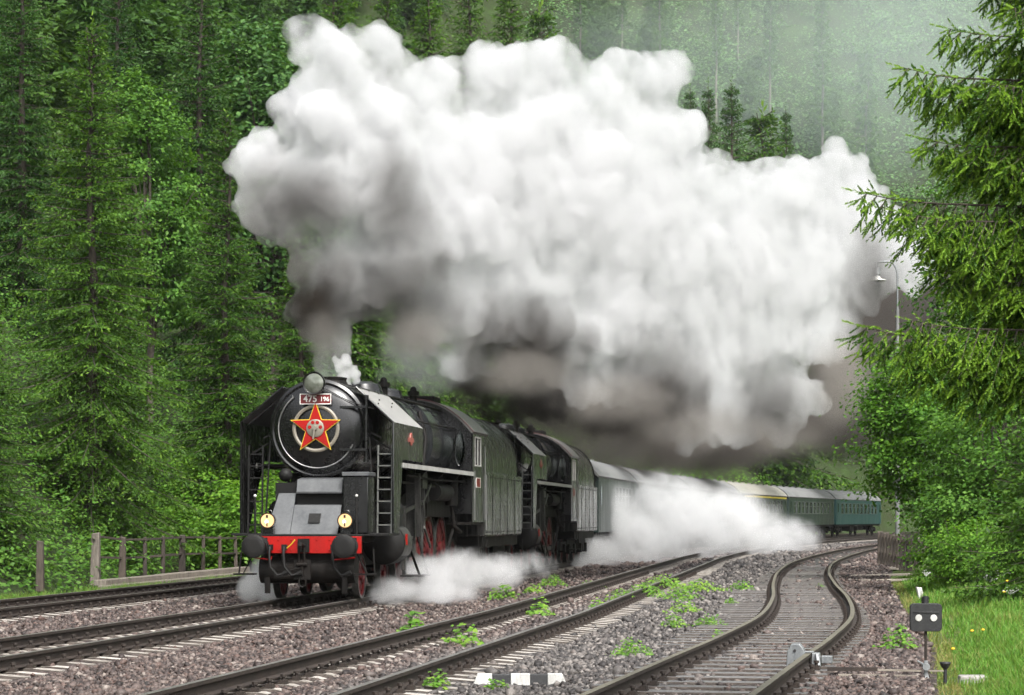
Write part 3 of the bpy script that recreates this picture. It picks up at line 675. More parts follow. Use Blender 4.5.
    # chimney, domes, fittings on top
    m = MB(); m.lathe([(4.2,.46),(4.30,.38),(4.38,.34),(4.44,.36),(4.45,.30),(4.4,.25),(4.3,.2)], 'z', (0,3.0,0), 28); P(m, 'chimney', SI)
    for td in (6.6, 9.2): m = MB(); m.lathe([(4.25,.46),(4.34,.44),(4.50,.38),(4.57,.2),(4.58,.001)], 'z', (0,td,0), 24); P(m, 'steam_dome', BP)
    for (b, t) in ((.28, 7.6), (-.28, 7.6), (.3, 11.4), (-.3, 11.4)):
        m = MB(); m.cyl((b,t,4.2),(b,t,4.62),.09,n=12); m.cyl((b,t,4.50),(b,t,4.60),.14,n=12); m.sphere((b,t,4.64),.08,10); P(m, 'safety_valve', SI)
    m = MB(); m.tube([(.62,4.7,4.18),(.66,7,4.22),(.70,9.5,4.22),(.74,12.8,4.20)], .03, 8); m.tube([(-.62,4.7,4.18),(-.66,7,4.22),(-.74,12.8,4.20)], .03, 8)
    m.tube([(1.0,5.2,3.72),(1.03,8,3.74),(1.06,12.8,3.76)], .018, 8); m.tube([(.95,5.6,2.74),(.96,5.7,3.2),(.9,6.4,3.9),(.5,6.7,4.25)], .04, 8); m.tube([(1.02,8.4,2.74),(1.05,8.6,3.4),(.85,8.9,4.0)], .05, 8)
    m.cyl((.8,5.7,4.0),(.9,6.2,3.86),.10,n=10); m.lathe([(-.02,.12),(-.02,.16),(.02,.16),(.02,.12)], 'x', (.98,6.0,3.7), 14); P(m, 'boiler_pipes', SI)
    # smoke deflectors: a tall side plate with a sloping top
    for sg in (-1, 1):
        t0, t1, th = 2.0, 5.55, .018; m = MB()
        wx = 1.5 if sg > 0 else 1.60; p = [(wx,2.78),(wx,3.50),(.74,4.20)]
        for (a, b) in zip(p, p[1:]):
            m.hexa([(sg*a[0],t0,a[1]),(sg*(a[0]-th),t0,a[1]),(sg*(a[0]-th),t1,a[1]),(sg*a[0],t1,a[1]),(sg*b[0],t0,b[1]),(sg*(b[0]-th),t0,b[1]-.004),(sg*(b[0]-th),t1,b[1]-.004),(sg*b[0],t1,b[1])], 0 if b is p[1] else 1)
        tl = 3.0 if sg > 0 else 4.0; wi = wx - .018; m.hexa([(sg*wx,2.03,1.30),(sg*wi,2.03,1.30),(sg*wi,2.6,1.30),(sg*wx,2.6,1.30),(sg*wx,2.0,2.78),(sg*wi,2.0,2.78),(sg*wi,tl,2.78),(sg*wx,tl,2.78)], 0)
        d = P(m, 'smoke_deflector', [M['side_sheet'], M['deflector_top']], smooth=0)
        m = MB(); m.tube([(sg*(wx-.01),1.985,1.3),(sg*(wx-.01),1.985,3.5),(sg*.74,1.985,4.2)], .022, 6); m.tube([(sg*.74,2.0,4.2),(sg*.74,5.55,4.2)], .02, 6); P(m, 'edge_bead', BP, d)
        m = MB()
        for q in range(4): m.sphere((sg*(1.1-.12*(q%2)), 2.5+q*.75, 3.89+.11*(q%2)), .018, 6)
        m.bar((sg*1.2,2.3,3.2),(sg*.99,2.3,3.3),.03,.03); m.bar((sg*1.48,2.5,2.9),(sg*.98,2.5,3.2),.03,.03); m.bar((sg*1.48,4.6,3.3),(sg*.98,4.6,3.5),.03,.03)
        m.bar((sg*1.48,2.12,3.46),(sg*.86,2.12,3.96),.022,.022); m.bar((sg*.78,2.1,4.15),(sg*.45,2.1,4.22),.02,.02); m.bar((sg*1.12,2.06,1.3),(sg*1.0,2.06,3.2),.03,.03)
        for t in (3.2,4.3): m.bar((sg*.78,t,4.17),(sg*.3,t-.6,4.32),.02,.02); m.bar((sg*.78,t,4.17),(sg*.3,t+.4,4.32),.02,.02)
        P(m, 'deflector_stay', BMt, d)
        m = MB(); m.lathe([(-.012,.001),(-.012,.13),(.01,.14)] if sg < 0 else [(.012,.001),(.012,.13),(-.01,.14)], 'x', (sg*(wx+.01),4.0,3.22), 20); m.box(sg*(wx+.01)-.01,sg*(wx+.01)+.01,3.72,4.28,3.16,3.25); P(m, 'badge', M['badge_red'], d)
        # ladder hung between deflector and smokebox
        m = MB()
        for bb in (1.17, 1.45): m.bar((sg*bb,2.02,1.3),(sg*bb,2.12,3.05),.03,.03)
        for q in range(7): m.box(sg*1.31-.135, sg*1.31+.135, 2.0+q*.012, 2.12+q*.012, 1.45+q*.235, 1.475+q*.235)
        P(m, 'ladder', M['ladder_steel' if sg > 0 else 'black_matt'])
    # running boards
    for sg in (-1, 1):
        m = MB(); a, b = sorted((sg*.9, sg*1.495)); m.box(a, b, 3.05, 13.0, 2.66, 2.70); P(m, 'running_board', BMt)
        m = MB(); a, b = sorted((sg*1.498, sg*1.525)); m.box(a, b, 3.02, 13.0, 2.62, 2.715); P(m, 'board_edge', M['white_edge'], smooth=0)
        m = MB()
        for t in (6.6, 9.0, 11.4): m.hexa([(sg*.75,t-.04,2.0),(sg*.8,t-.04,2.0),(sg*.8,t+.04,2.0),(sg*.75,t+.04,2.0),(sg*.8,t-.04,2.655),(sg*1.45,t-.04,2.655),(sg*1.45,t+.04,2.655),(sg*.8,t+.04,2.655)])
        m.tube([(sg*1.3,4.6,2.5),(sg*1.32,8,2.45),(sg*1.32,12.8,2.48)], .025, 6); m.tube([(sg*1.2,4.6,2.35),(sg*1.2,9,2.3)], .03, 6); P(m, 'board_bracket', SI)
        m = MB(); m.cyl((sg*1.1,9.3,2.2),(sg*1.1,11.3,2.2),.2,n=18); P(m, 'air_reservoir', BMt)
        m = MB(); m.cyl((sg*1.15,11.8,1.9),(sg*1.15,11.8,2.6),.16,n=14); m.tube([(sg*1.15,11.8,1.9),(sg*1.2,11.9,1.4),(sg*1.3,12.3,1.25)], .05, 8); P(m, 'injector', SI)
    # cylinders
    for sg in (-1, 1):
        m = MB(); m.lathe([(3.15,.001),(3.15,.2),(3.2,.34),(3.24,.38),(3.28,.43),(4.25,.43),(4.29,.40),(4.34,.3),(4.36,.001)], 'y', (sg*1.06,0,1.08), 30)
        m.lathe([(3.1,.001),(3.1,.12),(3.16,.24),(4.36,.24),(4.42,.1),(4.42,.001)], 'y', (sg*1.06,0,1.74), 24); a, b = sorted((sg*.6, sg*1.3)); m.box(a, b, 3.3, 4.2, 1.1, 1.8)
        cyl_ = P(m, 'cylinder', BMt)
        m = MB(); m.lathe([(3.31,.44),(4.22,.44)], 'y', (sg*1.06,0,1.08), 20, a0=rad(-35 if sg > 0 else 140), a1=rad(48 if sg > 0 else 215)); P(m, 'cylinder_jacket', M['dull_steel'], cyl_)  # steel jacket cut to a short arc, a highlight put in as colour
        m = MB(); a, b = sorted((sg*1.49, sg*1.515)); m.box(a, b, 3.42, 3.56, 1.05, 1.27); P(m, 'jacket_plate', M['signal_red'], cyl_)
        # slide bars, crosshead, rods, valve gear
        m = MB(); 
        for z in (.86, 1.18): m.box(*sorted((sg*1.04, sg*1.16)), 4.36, 6.4, z-.03, z+.03)
        m.box(*sorted((sg*1.0, sg*1.2)), 6.3, 6.42, .75, 2.65); m.cyl((sg*1.1,4.3,1.02),(sg*1.1,5.6,1.02),.045,n=10); m.box(*sorted((sg*1.0, sg*1.2)), 5.35, 5.75, .83, 1.21); m.box(*sorted((sg*1.06, sg*1.14)), 5.45, 5.6, .35, .85)
        P(m, 'crosshead', M['dull_steel'], bevel=.006)
        wt = [6.55, 8.40, 10.25, 12.10]; ca, sa = math.cos(rad(-130)), math.sin(rad(-130)); cr = .36
        pin = lambda t: (t + cr*ca, .875 + cr*sa)
        m = MB(); q = [pin(t) for t in wt]
        for (u, v) in zip(q, q[1:]): m.bar((sg*.93,u[0],u[1]),(sg*.93,v[0],v[1]),.05,.12)
        for u in q: m.cyl((sg*.88,u[0],u[1]),(sg*.99,u[0],u[1]),.11,n=14)
        P(m, 'coupling_rod', M['dull_steel'])
        m = MB(); m.bar((sg*1.08,5.55,1.02),(sg*1.08,q[1][0],q[1][1]),.06,.13); m.cyl((sg*.95,q[1][0],q[1][1]),(sg*1.16,q[1][0],q[1][1]),.13,n=14); P(m, 'connecting_rod', M['dull_steel'])
        m = MB(); m.bar((sg*1.2,7.35,1.35),(sg*1.2,7.25,2.3),.06,.10); m.bar((sg*1.24,7.3,1.4),(sg*1.2,q[1][0]+.2,.95),.04,.07); m.bar((sg*1.2,7.28,1.95),(sg*1.18,5.1,1.74),.04,.08); m.bar((sg*1.18,5.0,1.85),(sg*1.16,5.1,.5),.05,.09); m.bar((sg*1.16,5.1,.52),(sg*1.12,5.55,.45),.04,.06)
        m.bar((sg*1.22,7.1,1.9),(sg*1.22,8.3,2.35),.04,.07); m.bar((sg*1.16,7.9,2.6),(sg*1.2,7.95,1.95),.05,.08); m.bar((sg*1.3,6.2,1.2),(sg*1.3,6.0,2.55),.06,.12); m.box(*sorted((sg*1.0,sg*1.25)),7.0,7.6,2.25,2.62); P(m, 'valve_gear', M['dull_steel'])
        m = MB(); m.box(*sorted((sg*1.1, sg*1.55)), 5.0, 6.3, .36, .40); m.bar((sg*1.5,5.1,.4),(sg*1.4,4.4,1.0),.05,.02); m.bar((sg*1.5,6.2,.4),(sg*1.25,6.35,1.2),.05,.02); P(m, 'footstep', SI)
        for t in wt: spoked_wheel('driving_wheel', root, sg*.79, t, .875, .875, 15, sg, (M['wheel_red'], M['dull_steel']))
        for t in (2.05, 4.45): spoked_wheel('bogie_wheel', root, sg*.79, t, .44, .44, 10, sg, (M['wheel_red'], M['dull_steel']), False)
        spoked_wheel('trailing_wheel', root, sg*.79, 14.0, .55, .55, 12, sg, (M['wheel_red'], M['dull_steel']), False)
        m = MB(); m.box(*sorted((sg*1.0,sg*1.12)), 13.0, 14.9, .5, .78); m.box(*sorted((sg*.95,sg*1.2)), 13.8, 14.2, .42, .7); P(m, 'trailing_frame', SI)
        m = MB(); m.tube([(sg*1.15,12.4,1.5),(sg*1.2,11.0,.95),(sg*1.22,9.7,.45)], .035, 8); P(m, 'sand_pipe', SI)
    for sg in (-1,1):
        m = MB(); m.cyl((-.75,2.05,.44),(.75,2.05,.44),.07,n=10) if sg < 0 else m.cyl((-.75,4.45,.44),(.75,4.45,.44),.07,n=10); P(m, 'bogie_axle', SI)
    # cab
    b = 1.5
    m = MB()
    for sg in (-1, 1):
        q = lambda t0, t1, z0, z1: m.box(*sorted((sg*(b-.02), sg*b)), t0, t1, z0, z1)
        q(12.98, 15.0, 1.50, 2.86); q(12.98, 13.30, 2.86, 3.72); q(14.35, 15.0, 2.86, 3.72); q(13.30, 14.35, 3.60, 3.72)
    P(m, 'cab', M['side_sheet'], smooth=0)
    m = MB(); n = 16; pts = []
    for i in range(n+1):
        u = -1 + 2*i/n; pts.append((u*1.47, 3.72 + (4.46-3.72)*(1-abs(u)**2.3)))
    m.prism([(-1.47,1.6)] + pts[0:] + [(1.47,1.6)] if False else [(1.47,1.7)] + pts[::-1] + [(-1.47,1.7)], 'y', 12.9, 12.96); P(m, 'cab_front', BP, smooth=0)
    m = MB(); m.box(-1.48,1.48,12.98,15.0,1.44,1.50); m.box(-.9,.9,13.0,13.5,1.5,3.9); P(m, 'cab_floor', SI)
    for sg in (-1, 1):
        m = MB(); m.prism(arc(sg*1.2,3.28,.13,0,360,20,.42)[:-1], 'y', 12.86, 12.897); wn = P(m, 'front_window', M['window_glass'])
        m = MB(); pp = [(x_, 12.855, z_) for (x_, z_) in arc(sg*1.2,3.28,.13,0,360,24,.42)]; m.tube(pp, .014, 6, caps=False); P(m, 'window_rim', BP, wn)
        m = MB(); ww = sorted((sg*1.48, sg*1.515)); m.box(*ww, 13.301, 13.335, 2.865, 3.595); m.box(*ww, 14.315, 14.349, 2.865, 3.595); m.box(*ww, 13.335, 14.315, 2.865, 2.90); m.box(*ww, 13.335, 14.315, 3.56, 3.595); m.box(*ww, 13.81, 13.835, 2.90, 3.56); P(m, 'side_window_frame', M['white_edge'])
        m = MB(); m.box(*sorted((sg*1.497, sg*1.512)), 13.5, 14.2, 2.36, 2.58); cp = P(m, 'cab_number_plate', M['plate_red'])
        m = MB()
        for (t0,t1,z0,z1) in ((13.49,14.21,2.575,2.59),(13.49,14.21,2.35,2.365),(13.49,13.505,2.365,2.575),(14.195,14.21,2.365,2.575)): m.box(*sorted((sg*1.5, sg*1.516)), t0,t1,z0,z1)
        P(m, 'plate_border', M['letter_white'], cp)
        m = MB(); m.cyl((sg*1.53,13.08,1.55),(sg*1.53,13.08,2.75),.016,n=8); m.cyl((sg*1.53,14.9,1.55),(sg*1.53,14.9,3.4),.016,n=8); P(m, 'grab_rail', M['bright_steel'])
        m = MB(); m.bar((sg*1.45,14.1,1.45),(sg*1.5,14.1,.5),.05,.02); m.bar((sg*1.45,14.75,1.45),(sg*1.5,14.75,.5),.05,.02)
        for z in (.5,.85,1.15): m.box(*sorted((sg*1.25, sg*1.52)), 14.1, 14.75, z, z+.025)
        P(m, 'cab_step', SI)
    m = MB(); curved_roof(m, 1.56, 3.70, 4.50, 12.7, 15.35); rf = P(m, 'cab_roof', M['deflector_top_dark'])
    m = MB(); m.tube([(u*1.555, 12.695, 3.69 + .80*(1-abs(u)**2.3)) for u in np.linspace(-1, 1, 25)], .009, 6); P(m, 'roof_edge', M['wheel_red'], rf)
    m = MB(); m.box(-.45,.45,13.5,14.6,4.44,4.60)
    for k in range(4): m.box(.7+.0*k,1.15,13.2+k*.22,13.28+k*.22,4.20,4.30) if False else None
    P(m, 'roof_vent', SI, rf, bevel=.02)

paint('boiler_sheet', (.006, .007, .008), (.022, .023, .025), (.10, .28), 1.5)
paint('deflector_top', (.20, .20, .195), (.33, .32, .30), (.35, .5), 2.0)  # paler than the side plates: sky brightness put into the paint
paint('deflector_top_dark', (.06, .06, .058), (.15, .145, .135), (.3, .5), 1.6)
paint('badge_red', (.30, .06, .05), (.24, .10, .07), (.4, .6), 20.0)
paint('ladder_steel', (.05, .055, .05), (.12, .12, .11), (.4, .6), 8.0)
paint('dull_steel', (.022, .022, .021), (.10, .097, .09), (.3, .6), 6.0, .6)

def build_tender(root):
    P = lambda mb, name, mat, par=root, **k: mb.build(name, mat, par, **k)
    SI = M['soot_iron']; T0, T1 = .0, 7.75
    m = MB(); m.box(-1.47,1.47,T0+.12,T1,1.12,2.78); P(m, 'water_tank', M['tender_sheet'], bevel=.05)
    m = MB()
    for sg in (-1,1):
        for t in (1.6, 3.1, 4.6, 6.1): m.box(*sorted((sg*1.468,sg*1.478)), t, t+.05, 1.16, 2.74)
        m.box(*sorted((sg*1.468,sg*1.484)), .2, T1-.06, 2.70, 2.75)
    P(m, 'tank_strap', M['tender_sheet'])
    m = MB()
    for sg in (-1, 1):
        for zz in (1.24, 2.64):
            for k in range(50): m.sphere((sg*1.471, .25 + k*.148, zz), .016, 6)
        for t in (1.6, 3.1, 4.6, 6.1):
            for k in range(11): m.sphere((sg*1.479, t + .025, 1.32 + k*.12), .014, 6)
    P(m, 'rivet_rows', M['tender_sheet'])
    m = MB(); n = 20; prof = [(1.40*math.cos(math.pi*i/n), 2.78 + 1.62*math.sin(math.pi*i/n)**.75) for i in range(n+1)]
    m.prism(prof, 'y', T0+.15, T1-.35); P(m, 'coal_bunker', M['side_sheet'], smooth=45)
    m = MB(); m.tube([(p[0]*1.005, T1-.35, p[1]+.01) for p in prof], .025, 6); m.tube([(p[0]*1.005, .15, p[1]+.01) for p in prof], .025, 6); P(m, 'bunker_beading', SI)
    m = MB(); m.box(-1.35,1.35,.3,T1-.1,.86,1.12); m.box(-.4,.4,.0,T1,.7,.9); P(m, 'tender_frame', SI)
    for tc in (1.75, 5.9):
        m = MB()
        for sg in (-1,1):
            m.prism([(tc-1.35,.62),(tc+1.35,.62),(tc+1.2,.86),(tc+.4,.92),(tc-.4,.92),(tc-1.2,.86)], 'x', sg*1.02-.05, sg*1.02+.05)
            for q in (-.95,.95): m.box(sg*1.06-.09, sg*1.06+.09, tc+q-.17, tc+q+.17, .34, .68)
            m.box(sg*1.04-.08, sg*1.04+.08, tc-.3, tc+.3, .4, .62)
        m.box(-.97, .97, tc-.12, tc+.12, .6, .8)
        bg_ = P(m, 'bogie', SI, bevel=.01)
        for sg in (-1,1):
            for q in (-.95,.95): spoked_wheel('wheel', root, sg*.79, tc+q, .5, .5, 10, sg, (M['wheel_red'], M['dull_steel']), False)
    for sg in (-1,1):
        m = MB(); m.bar((sg*1.42,.35,1.1),(sg*1.46,.35,.5),.05,.02); m.bar((sg*1.42,.9,1.1),(sg*1.46,.9,.5),.05,.02)
        for z in (.5,.85): m.box(*sorted((sg*1.25,sg*1.5)),.35,.9,z,z+.025)
        P(m, 'tender_step', SI)
        m = MB(); m.lathe([(0,.06),(.0,.22),(-.04,.23),(-.06,.09),(-.4,.09),(-.4,.14)], 'y', (sg*.875,T1+.5,1.06), 20); P(m, 'buffer', M['black_matt'])
        m = MB(); m.cyl((sg*1.5,.22,1.3),(sg*1.5,.22,2.7),.016,n=8); P(m, 'grab_rail', M['bright_steel'])
    m = MB(); m.box(-.3,.3,2.2,2.9,4.38,4.50); m.box(-.25,.25,5.2,5.8,4.38,4.46); P(m, 'filler_hatch', SI, bevel=.02)

X0, Y0, _ = path(0.0)
loco = empty('steam_locomotive', (X0, Y0, 0), -rad(TH0))
tag(loco, 'leading black steam locomotive with a red star on its smokebox door', 'locomotive', 'steam locomotives heading the train')
build_loco(loco)
LL = 23.4
loco2 = copy_tree(loco, None, skip=('red_star', 'star_border', 'number_plate', 'plate_border', 'digits', 'emblem_ring'))
q = path(LL); loco2.location = (q[0], q[1], 0)
tag(loco2, 'second black steam locomotive, coupled behind the first tender', 'locomotive', 'steam locomotives heading the train')
q = path(15.15); tender = empty('tender', (q[0], q[1], 0), -rad(TH0)); build_tender(tender)
tag(tender, 'streaked dark tender with arched coal bunker between the two locomotives', 'tender', 'locomotive tenders')
q = path(LL + 15.15); tender2 = copy_tree(tender); tender2.location = (q[0], q[1], 0)
tag(tender2, 'tender coupled between the second locomotive and the first carriage', 'tender', 'locomotive tenders')

# ------------------------------------------------------------------ carriages
def build_coach(root, L, body, roof, stripe=False, nwin=9, van=False):
    P = lambda mb, name, mat, par=root, **k: mb.build(name, mat, par, **k)
    SI = M['soot_iron']; W = 1.42
    wins = []
    if van: wins = [(L*.42 + 1.5*i, 1.0) for i in range(int((L*.5)/1.5))]
    else:
        step = (L - 4.6) / nwin; wins = [(2.3 + step*(i+.5) - .6, 1.2) for i in range(nwin)]
    m = MB(); m.box(-W, W, .25, .31, 1.05, 3.22); m.box(-W, W, L-.31, L-.25, 1.05, 3.22)
    for sg in (-1, 1):
        for z0, z1 in ((1.05, 1.98), (2.86, 3.25)): m.box(*sorted((sg*(W-.06), sg*W)), .31, L-.31, z0, z1)
        e = [.31] + [v for (a, w_) in wins for v in (a, a+w_)] + [L-.31]
        for a, b in zip(e[::2], e[1::2]):
            if b > a: m.box(*sorted((sg*(W-.06), sg*W)), a, b, 1.98, 2.86)
    P(m, 'body', body, smooth=0)
    m = MB(); curved_roof(m, W+.05, 3.22, 4.02, .12, L-.12, .06, 16); m.prism([(u*W, 3.22 + .76*(1-abs(u)**2.3)) for u in np.linspace(1,-1,13)], 'y', .2, L-.2)
    for k in range(int(L // 3)): m.box(-.12,.12,1.6+k*3,1.9+k*3,3.98,4.10)
    P(m, 'roof', roof)
    for sg in (-1, 1):
        for (a, w_) in wins:
            g = MB(); g.box(*sorted((sg*(W-.05), sg*(W-.035))), a, a+w_, 1.98, 2.86); wo_ = P(g, 'window', M['window_glass'], smooth=0)
            g = MB(); bq = sorted((sg*(W-.03), sg*(W+.006))); g.box(*bq, a-.03, a, 1.96, 2.88); g.box(*bq, a+w_, a+w_+.03, 1.96, 2.88); g.box(*bq, a, a+w_, 2.86, 2.885); g.box(*bq, a, a+w_, 1.955, 1.98); g.box(*bq, a, a+w_, 2.52, 2.55); P(g, 'window_frame', M['galvanised'], wo_, smooth=0)
        for td in (.75, L-1.55):
            g = MB(); g.box(*sorted((sg*(W-.01), sg*(W+.012))), td, td+.8, 1.12, 3.02); dr = P(g, 'door', body, smooth=0)
            g = MB(); g.box(*sorted((sg*(W+.0), sg*(W+.02))), td+.18, td+.62, 2.1, 2.86); P(g, 'door_window', M['window_glass'], dr, smooth=0)
            g = MB(); g.box(*sorted((sg*(W-.2), sg*(W+.02))), td, td+.8, .5, .53); g.box(*sorted((sg*(W-.2), sg*(W+.02))), td, td+.8, .8, .83); g.bar((sg*(W-.1),td,1.05),(sg*(W-.05),td,.5),.04,.02); g.bar((sg*(W-.1),td+.8,1.05),(sg*(W-.05),td+.8,.5),.04,.02); P(g, 'footstep', SI)
        if stripe:
            g = MB(); g.box(*sorted((sg*(W+.001), sg*(W+.01))), 2, L-.3, 3.02, 3.12); P(g, 'yellow_band', M['stripe_yellow'], smooth=0)
        g = MB(); g.box(*sorted((sg*(W+.001), sg*(W+.012))), .3, L-.3, 1.80, 1.84); P(g, 'waist_rail', body, smooth=0)
    m = MB(); m.box(-.45,.45,-.05,.3,1.15,3.3); m.box(-.45,.45,L-.3,L+.05,1.15,3.3); P(m, 'gangway', M['black_matt'], bevel=.03)
    m = MB(); m.box(-1.3,1.3,.3,L-.3,.88,1.05); m.box(-1.1,1.1,L*.36,L*.46,.45,.88); m.box(-1.1,1.1,L*.52,L*.64,.5,.88); P(m, 'underframe', SI)
    for tc in (3.0, L-3.0):
        m = MB()
        for sg in (-1,1):
            m.box(sg*1.0-.06,sg*1.0+.06,tc-1.7,tc+1.7,.5,.75)
            for q_ in (-1.25,1.25): m.box(sg*1.04-.09,sg*1.04+.09,tc+q_-.18,tc+q_+.18,.33,.7)
        m.box(-.9,.9,tc-.3,tc+.3,.5,.9); bo = P(m, 'bogie', SI)
        for q_ in (-1.25,1.25):
            for sg in (-1,1):
                m = MB(); m.lathe([(-.06,.001),(-.06,.46),(.06,.46),(.06,.001)], 'x', (sg*.79,tc+q_,.46), 24); P(m, 'wheel', SI, bo)
    for tq in (0, L):
        for sg in (-1,1):
            m = MB(); dr = -1 if tq == 0 else 1; m.lathe([(0,.001),(0,.2),(-.05*dr,.2),(-.06*dr,.08),(-.35*dr,.09)], 'y', (sg*.875,tq+dr*.35,1.06), 16); P(m, 'buffer', M['black_matt'])
coach_specs = [
    (17.0, 'coach_green', 'coach_roof', False, 0, True, 'short green carriage with dark end door, directly behind the second tender'),
    (24.0, 'coach_green', 'coach_roof', False, 10, False, 'green carriage half lost in white steam, behind the short first carriage'),
    (24.0, 'coach_green', 'coach_roof', False, 10, False, 'green carriage showing mostly its grey roof above the steam, ahead of the yellow-striped one'),
    (24.0, 'coach_green', 'coach_roof_light', True, 10, False, 'green carriage with yellow stripe above its windows and pale roof'),
    (24.0, 'coach_green', 'coach_roof', False, 10, False, 'dark green grey-roofed carriage with passengers at its windows, ahead of the teal one'),
    (24.0, 'coach_teal', 'coach_roof', False, 10, False, 'bright teal last carriage, partly hidden by the hazel tree')]
coaches = []; s0 = LL + 15.15 + 8.6
for (L, bd, rf, st, nw, van, lab) in coach_specs:
    a, b = path(s0), path(s0 + L); ang = math.atan2(b[0]-a[0], b[1]-a[1])
    r = empty('railway_carriage', (a[0], a[1], 0), -ang); tag(r, lab, 'carriage', 'carriages of the train'); build_coach(r, L, M[bd], M[rf], st, nw, van)
    rr = (a[0] + 1.42*math.cos(ang), a[1] - 1.42*math.sin(ang)); print('coach px', round(512 + F*rr[0]/rr[1], 1), 'Y', round(rr[1], 1)); coaches.append((r, L)); s0 += L + .7

# passengers and the crew
def build_person(coat):
    root = empty('person')
    V = [(0,0,.95),(0,0,1.18),(0,.0,1.38),(0,0,1.50),(0,.01,1.60),(0,.02,1.72),(.17,0,1.40),(.24,.04,1.15),(.22,.2,1.02),(.21,.3,1.03),(-.17,0,1.40),(-.24,.04,1.15),(-.22,.2,1.02),(-.21,.3,1.03),(.10,0,.90),(.11,.01,.48),(.11,0,.06),(.11,.14,.03),(-.10,0,.90),(-.11,.01,.48),(-.11,0,.06),(-.11,.14,.03)]
    E = [(0,1),(1,2),(2,3),(3,4),(4,5),(2,6),(6,7),(7,8),(8,9),(2,10),(10,11),(11,12),(12,13),(0,14),(14,15),(15,16),(16,17),(0,18),(18,19),(19,20),(20,21)]
    Rr = [.15,.14,.15,.055,.085,.08,.07,.048,.038,.035,.07,.048,.038,.035,.085,.06,.045,.04,.085,.06,.045,.04]
    me = bpy.data.meshes.new('body'); me.from_pydata(V, E, []); o = link_mesh('body', me, root); me.materials.append(M['skin']); k = o.modifiers.new('skin', 'SKIN'); k.use_smooth_shade = True
    for i, r_ in enumerate(Rr): me.skin_vertices[0].data[i].radius = (r_ * (.8 if i < 3 else 1), r_)
    me.skin_vertices[0].data[0].use_root = True
    k2 = o.modifiers.new('sub', 'SUBSURF'); k2.levels = 1; k2.render_levels = 2
    m = MB(); m.lathe([(.85,.02),(.85,.20),(1.1,.20),(1.36,.225),(1.46,.16),(1.50,.075)], 'z', (0,0,0), 16)
    for sg in (-1,1): m.tube([(sg*.17,0,1.41),(sg*.245,.04,1.15),(sg*.225,.18,1.03)], [.09,.07,.055], 10)
    m.build('jacket', coat, root)
    m = MB(); m.sphere((0,-.02,1.70), .105, 12, 0, (1,1.08,.95)); m.build('hair', M['hair'], root)
    m = MB(); m.sphere((0,.105,1.645), .018, 8); m.build('nose', M['skin'], root)
    return root
pp = build_person(M['cloth_dark']); pr = build_person(M['cloth_red'])
ci = 4; used_first = {'d': pp, 'r': pr}; first = True
seats = [(4, 2.9, 'r', 'person in red jacket at the front window of the dark green carriage'), (4, 8.4, 'd', 'person in dark jacket at a middle window of the dark green carriage'), (4, 13.9, 'r', 'person in red jacket at a rear window of the dark green carriage'), (4, 17.9, 'd', 'person in dark jacket at the last window of the dark green carriage'), (3, 8.0, 'r', 'person in red jacket at a window under the yellow stripe'), (3, 11.4, 'd', 'person in dark jacket at a window under the yellow stripe')]
for (ci, t, kk, lab) in seats:
    cr_, L = coaches[ci]; src = used_first[kk]
    o = src if not src.get('label') else copy_tree(src)
    o.location = cr_.matrix_basis @ Vector((1.08, t, 1.055)); o.rotation_euler = (0, 0, cr_.rotation_euler.z - rad(90)); tag(o, lab, 'person', 'passengers leaning from the carriage windows')
# ------------------------------------------------------------------ plants
def unit(a): return a / np.maximum(np.linalg.norm(a, axis=-1, keepdims=True), 1e-9)
def kites(P, D, W, L):
    """leaf-like quads: base points P, directions D, half-width vectors W, lengths L"""
    L = np.asarray(L)[:, None]; mid = P + D * L * .45
    return np.stack([P, mid + W, P + D * L, mid - W], 1)
def rand_dirs(n): return unit(NR.normal(size=(n, 3)))

